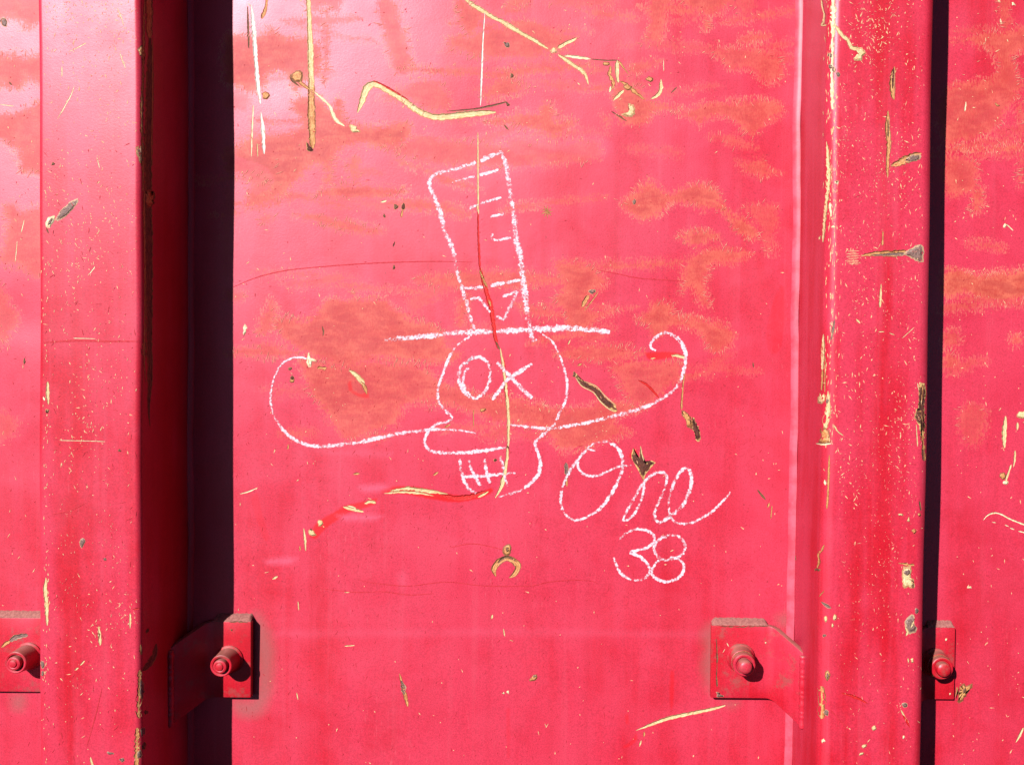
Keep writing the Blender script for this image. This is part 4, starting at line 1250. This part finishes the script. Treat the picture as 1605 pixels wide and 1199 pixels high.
for p, h, x0, x1 in ((postL, HL, 70, 214), (postR, HR, 1312, 1440)):
    flecks("hairline_cracks", p.ob, h, M_DRED, rnd_flecks(220, x0, x1, 200, 1200, 2, 14, .6, 1.2, 95, 45))
# short pale bristle strokes standing off the borders of the scuffed patches
f = []
for poly, st in STAINS:
    if st < .42:
        continue
    c = catmull(poly, 2.3, True)
    n = len(c)
    ar = 0.5 * sum(c[i][0] * c[(i + 1) % n][1] - c[(i + 1) % n][0] * c[i][1] for i in range(n))
    sg = 1 if ar > 0 else -1
    ph = random.uniform(0, 6)
    for i in range(n):
        d = c[(i + 1) % n] - c[i - 1]
        L = np.linalg.norm(d) or 1
        nxx, nyy = d[1] / L * sg, -d[0] / L * sg
        amp = 0.5 + 0.5 * math.sin(i * 0.11 + ph) + 0.35 * math.sin(i * 0.37 + 2 * ph)
        if random.random() > amp * 0.7 * st:
            continue
        ln = random.uniform(6, 14) * (0.5 + 0.5 * max(amp, 0))
        a = math.atan2(nyy, nxx) + random.gauss(0, .35)
        off = random.gauss(0.5, 3.0)
        x, y = c[i][0] + nxx * off, c[i][1] + nyy * off
        if (70 < x < 362) or (1234 < x < 1488):
            continue
        f.append((x, y, ln, random.uniform(.6, 1.25), a))
flecks("scuff_bristles", sheet, S, M_HAIR, f)

# ------------------------------------------------------------------ chalk drawing and lettering
draw = empty("chalk_drawing", "white chalk drawing of a skull wearing a tall top hat", "chalk drawing")
CK = dict(taper=(.75, .75), jag=.16, step=2.5, wob=.25, wscale=1.06)
def chalk(name, parent, lst):
    return strokes(name, parent, S, M_CHALK, lst, **CK)
chalk("top_hat", draw, [
 ([(673,284),(679,276),(690,271),(715,265),(735,259),(746,255)], 8), ([(753,252),(768,246),(787,238)], 9),
 ([(672,284),(676,297),(684,318),(692,337),(697,362),(709,390),(717,428),(725,454),(735,490),(744,516)], [9,9,9,10,9,9.5,8.5,9,8,7]),
 ([(786,238),(794,262),(800,300),(805,337),(810,375),(817,412),(820,440),(823,465),(826,492),(831,516),(835,534)], [10,11,11,11,11.5,12,12,12,12,12,9]),
 ([(833,535),(842,533)], 6),
 ([(709,287),(726,281),(744,277)], 5.5), ([(752,275),(767,271),(782,267)], 6),
 ([(736,327),(750,321)], 6), ([(753,320),(768,315),(786,310)], 6), ([(769,340),(779,338),(790,336)], 5.5),
 ([(772,366),(771,374),(780,377),(790,375),(801,373)], 5.5),
 ([(727,452),(742,452),(757,450)], 7), ([(769,448),(790,444),(816,439)], 7),
 ([(737,469),(752,466)], 5.5), ([(750,465),(768,490)], 6.5),
 ([(788,465),(811,457)], 6), ([(811,457),(800,480),(789,502)], [6,7,7.5]), ([(790,502),(778,495)], 5),
 ([(603,533),(640,530),(664,528),(690,525),(712,522),(745,521),(772,520)], [10,10,10,10,10,11,10]),
 ([(778,519),(810,518),(840,516),(870,515),(900,515),(930,517),(956,521)], [10,11,12,12,11,11,9]),
])
chalk("skull", draw, [
 ([(740,525),(724,536),(711,549),(701,567),(693,588),(688,604),(686,622),(692,637),(702,647),(709,653),(704,660),(687,664),(673,674),(666,690),(668,700),(676,707),(700,710),(730,709),(760,706),(793,701)], [5,5,5.5,5.5,5,5,6,6,6,6,6,6,6,6.5,7,7,7.5,7.5,7,4]),
 ([(850,524),(864,534),(875,552),(884,577),(889,600),(887,625),(877,648),(864,670),(850,682),(839,693),(842,706),(847,724),(843,744),(828,760),(808,771),(782,779)], [4.5,5,5,5,5.5,6,6,6.5,6.5,6.5,6.5,7,7,6.5,6,5]),
])
chalk("jaw_and_teeth", draw, [
 ([(720,719),(723,735),(726,750),(733,764),(746,773)], 7),
 ([(735,721),(740,738),(746,750),(753,761)], 6), ([(760,719),(762,735),(768,757)], 6.5), ([(783,717),(788,729),(791,746),(796,762)], 6.5),
 ([(725,747),(745,746),(765,745),(786,743),(808,741)], 6.5),
])
chalk("eye_letters", draw, [
 ([(730,570),(738,562),(752,560),(763,567),(768,582),(766,602),(757,617),(745,624),(733,620),(724,608),(719,592),(721,578),(729,568),(741,561)], [7,7,7,7,7,7,7,7,7,8,9,9,8,6]),
 ([(735,577),(728,584),(726,598),(729,611),(737,620)], 6),
 ([(779,568),(789,578),(800,591),(814,605),(834,624)], [8,8,9,10,8]),
 ([(834,570),(818,580),(803,590),(793,598),(783,611),(772,627)], [7,7,9,7,8,8]),
])
chalk("looping_line", draw, [
 ([(481,562),(470,560),(458,561),(444,569),(434,583),(427,602),(424,622),(427,643),(435,661),(449,679),(470,693),(495,699),(525,698),(556,694),(590,687),(630,679),(670,674),(700,673),(725,675),(746,679)], [4,4,4,4.5,5,5.5,6,6.5,7,8,8.5,8,7.5,7,7,6.5,6.5,5.5,5,4]),
])
chalk("looping_line", draw, [
 ([(796,666),(820,668),(845,671),(868,671),(900,666),(935,659),(965,651),(995,643),(1022,633),(1045,620),(1062,605),(1069,590),(1074,570),(1074,552),(1066,535),(1053,524),(1040,522),(1028,529),(1020,538),(1021,546),(1028,550)], [5,6,6.5,6.5,6.5,6.5,7,7.5,8,8,8,7,6,6,6.5,7,8,8,7,6,4]),
])
sign = empty("chalk_signature", "white chalk handwriting reading One 38 beside the skull's jaw", "chalk writing")
chalk("word", sign, [
 ([(933,707),(922,704),(913,711),(906,723),(908,736),(917,744),(930,746),(945,742),(960,735),(975,730),(990,729)], [4,5,6,6,6,6,5.5,5.5,5.5,5,4]),
 ([(918,704),(934,694),(950,692),(966,700),(975,716),(976,733),(968,755),(956,777),(940,797),(920,810),(902,815),(888,808),(880,793),(879,776),(883,760),(891,742),(900,727),(913,711)], [5,6,6.5,6.5,7,7,7,7,7,6.5,6,6,6,6,6,6,6.5,6]),
 ([(1010,756),(1007,776),(999,797),(987,812),(977,815),(983,800),(995,779),(1008,757),(1022,744),(1036,740),(1045,746),(1043,762),(1034,783),(1027,800),(1027,813),(1034,818),(1047,812),(1060,801),(1073,787),(1081,768),(1084,750),(1080,736),(1071,735),(1060,748),(1052,768),(1048,790),(1052,811),(1064,820),(1080,820),(1098,813),(1118,800),(1134,784),(1145,771)],
  [5,6,6,6,6,6,6,6,6,6,6,6,6,6,6.5,7,8,9,7,7,7,7,7,6,6,6,6,5.5,5.5,5.5,5.5,5,5]),
])
chalk("number", sign, [
 ([(969,846),(982,835),(997,829),(1013,831),(1025,839),(1024,850),(1011,859),(989,865),(1003,872),(1015,884),(1018,897),(1010,906),(997,909),(981,904),(969,892),(962,873)], 6),
 ([(1072,850),(1063,840),(1048,839),(1033,845),(1025,858),(1030,871),(1042,877),(1058,875),(1070,867),(1074,855),(1070,846)], 6.5),
 ([(1037,875),(1026,885),(1021,896),(1028,906),(1043,911),(1059,907),(1070,897),(1071,884),(1062,875),(1050,873)], 6.5),
])
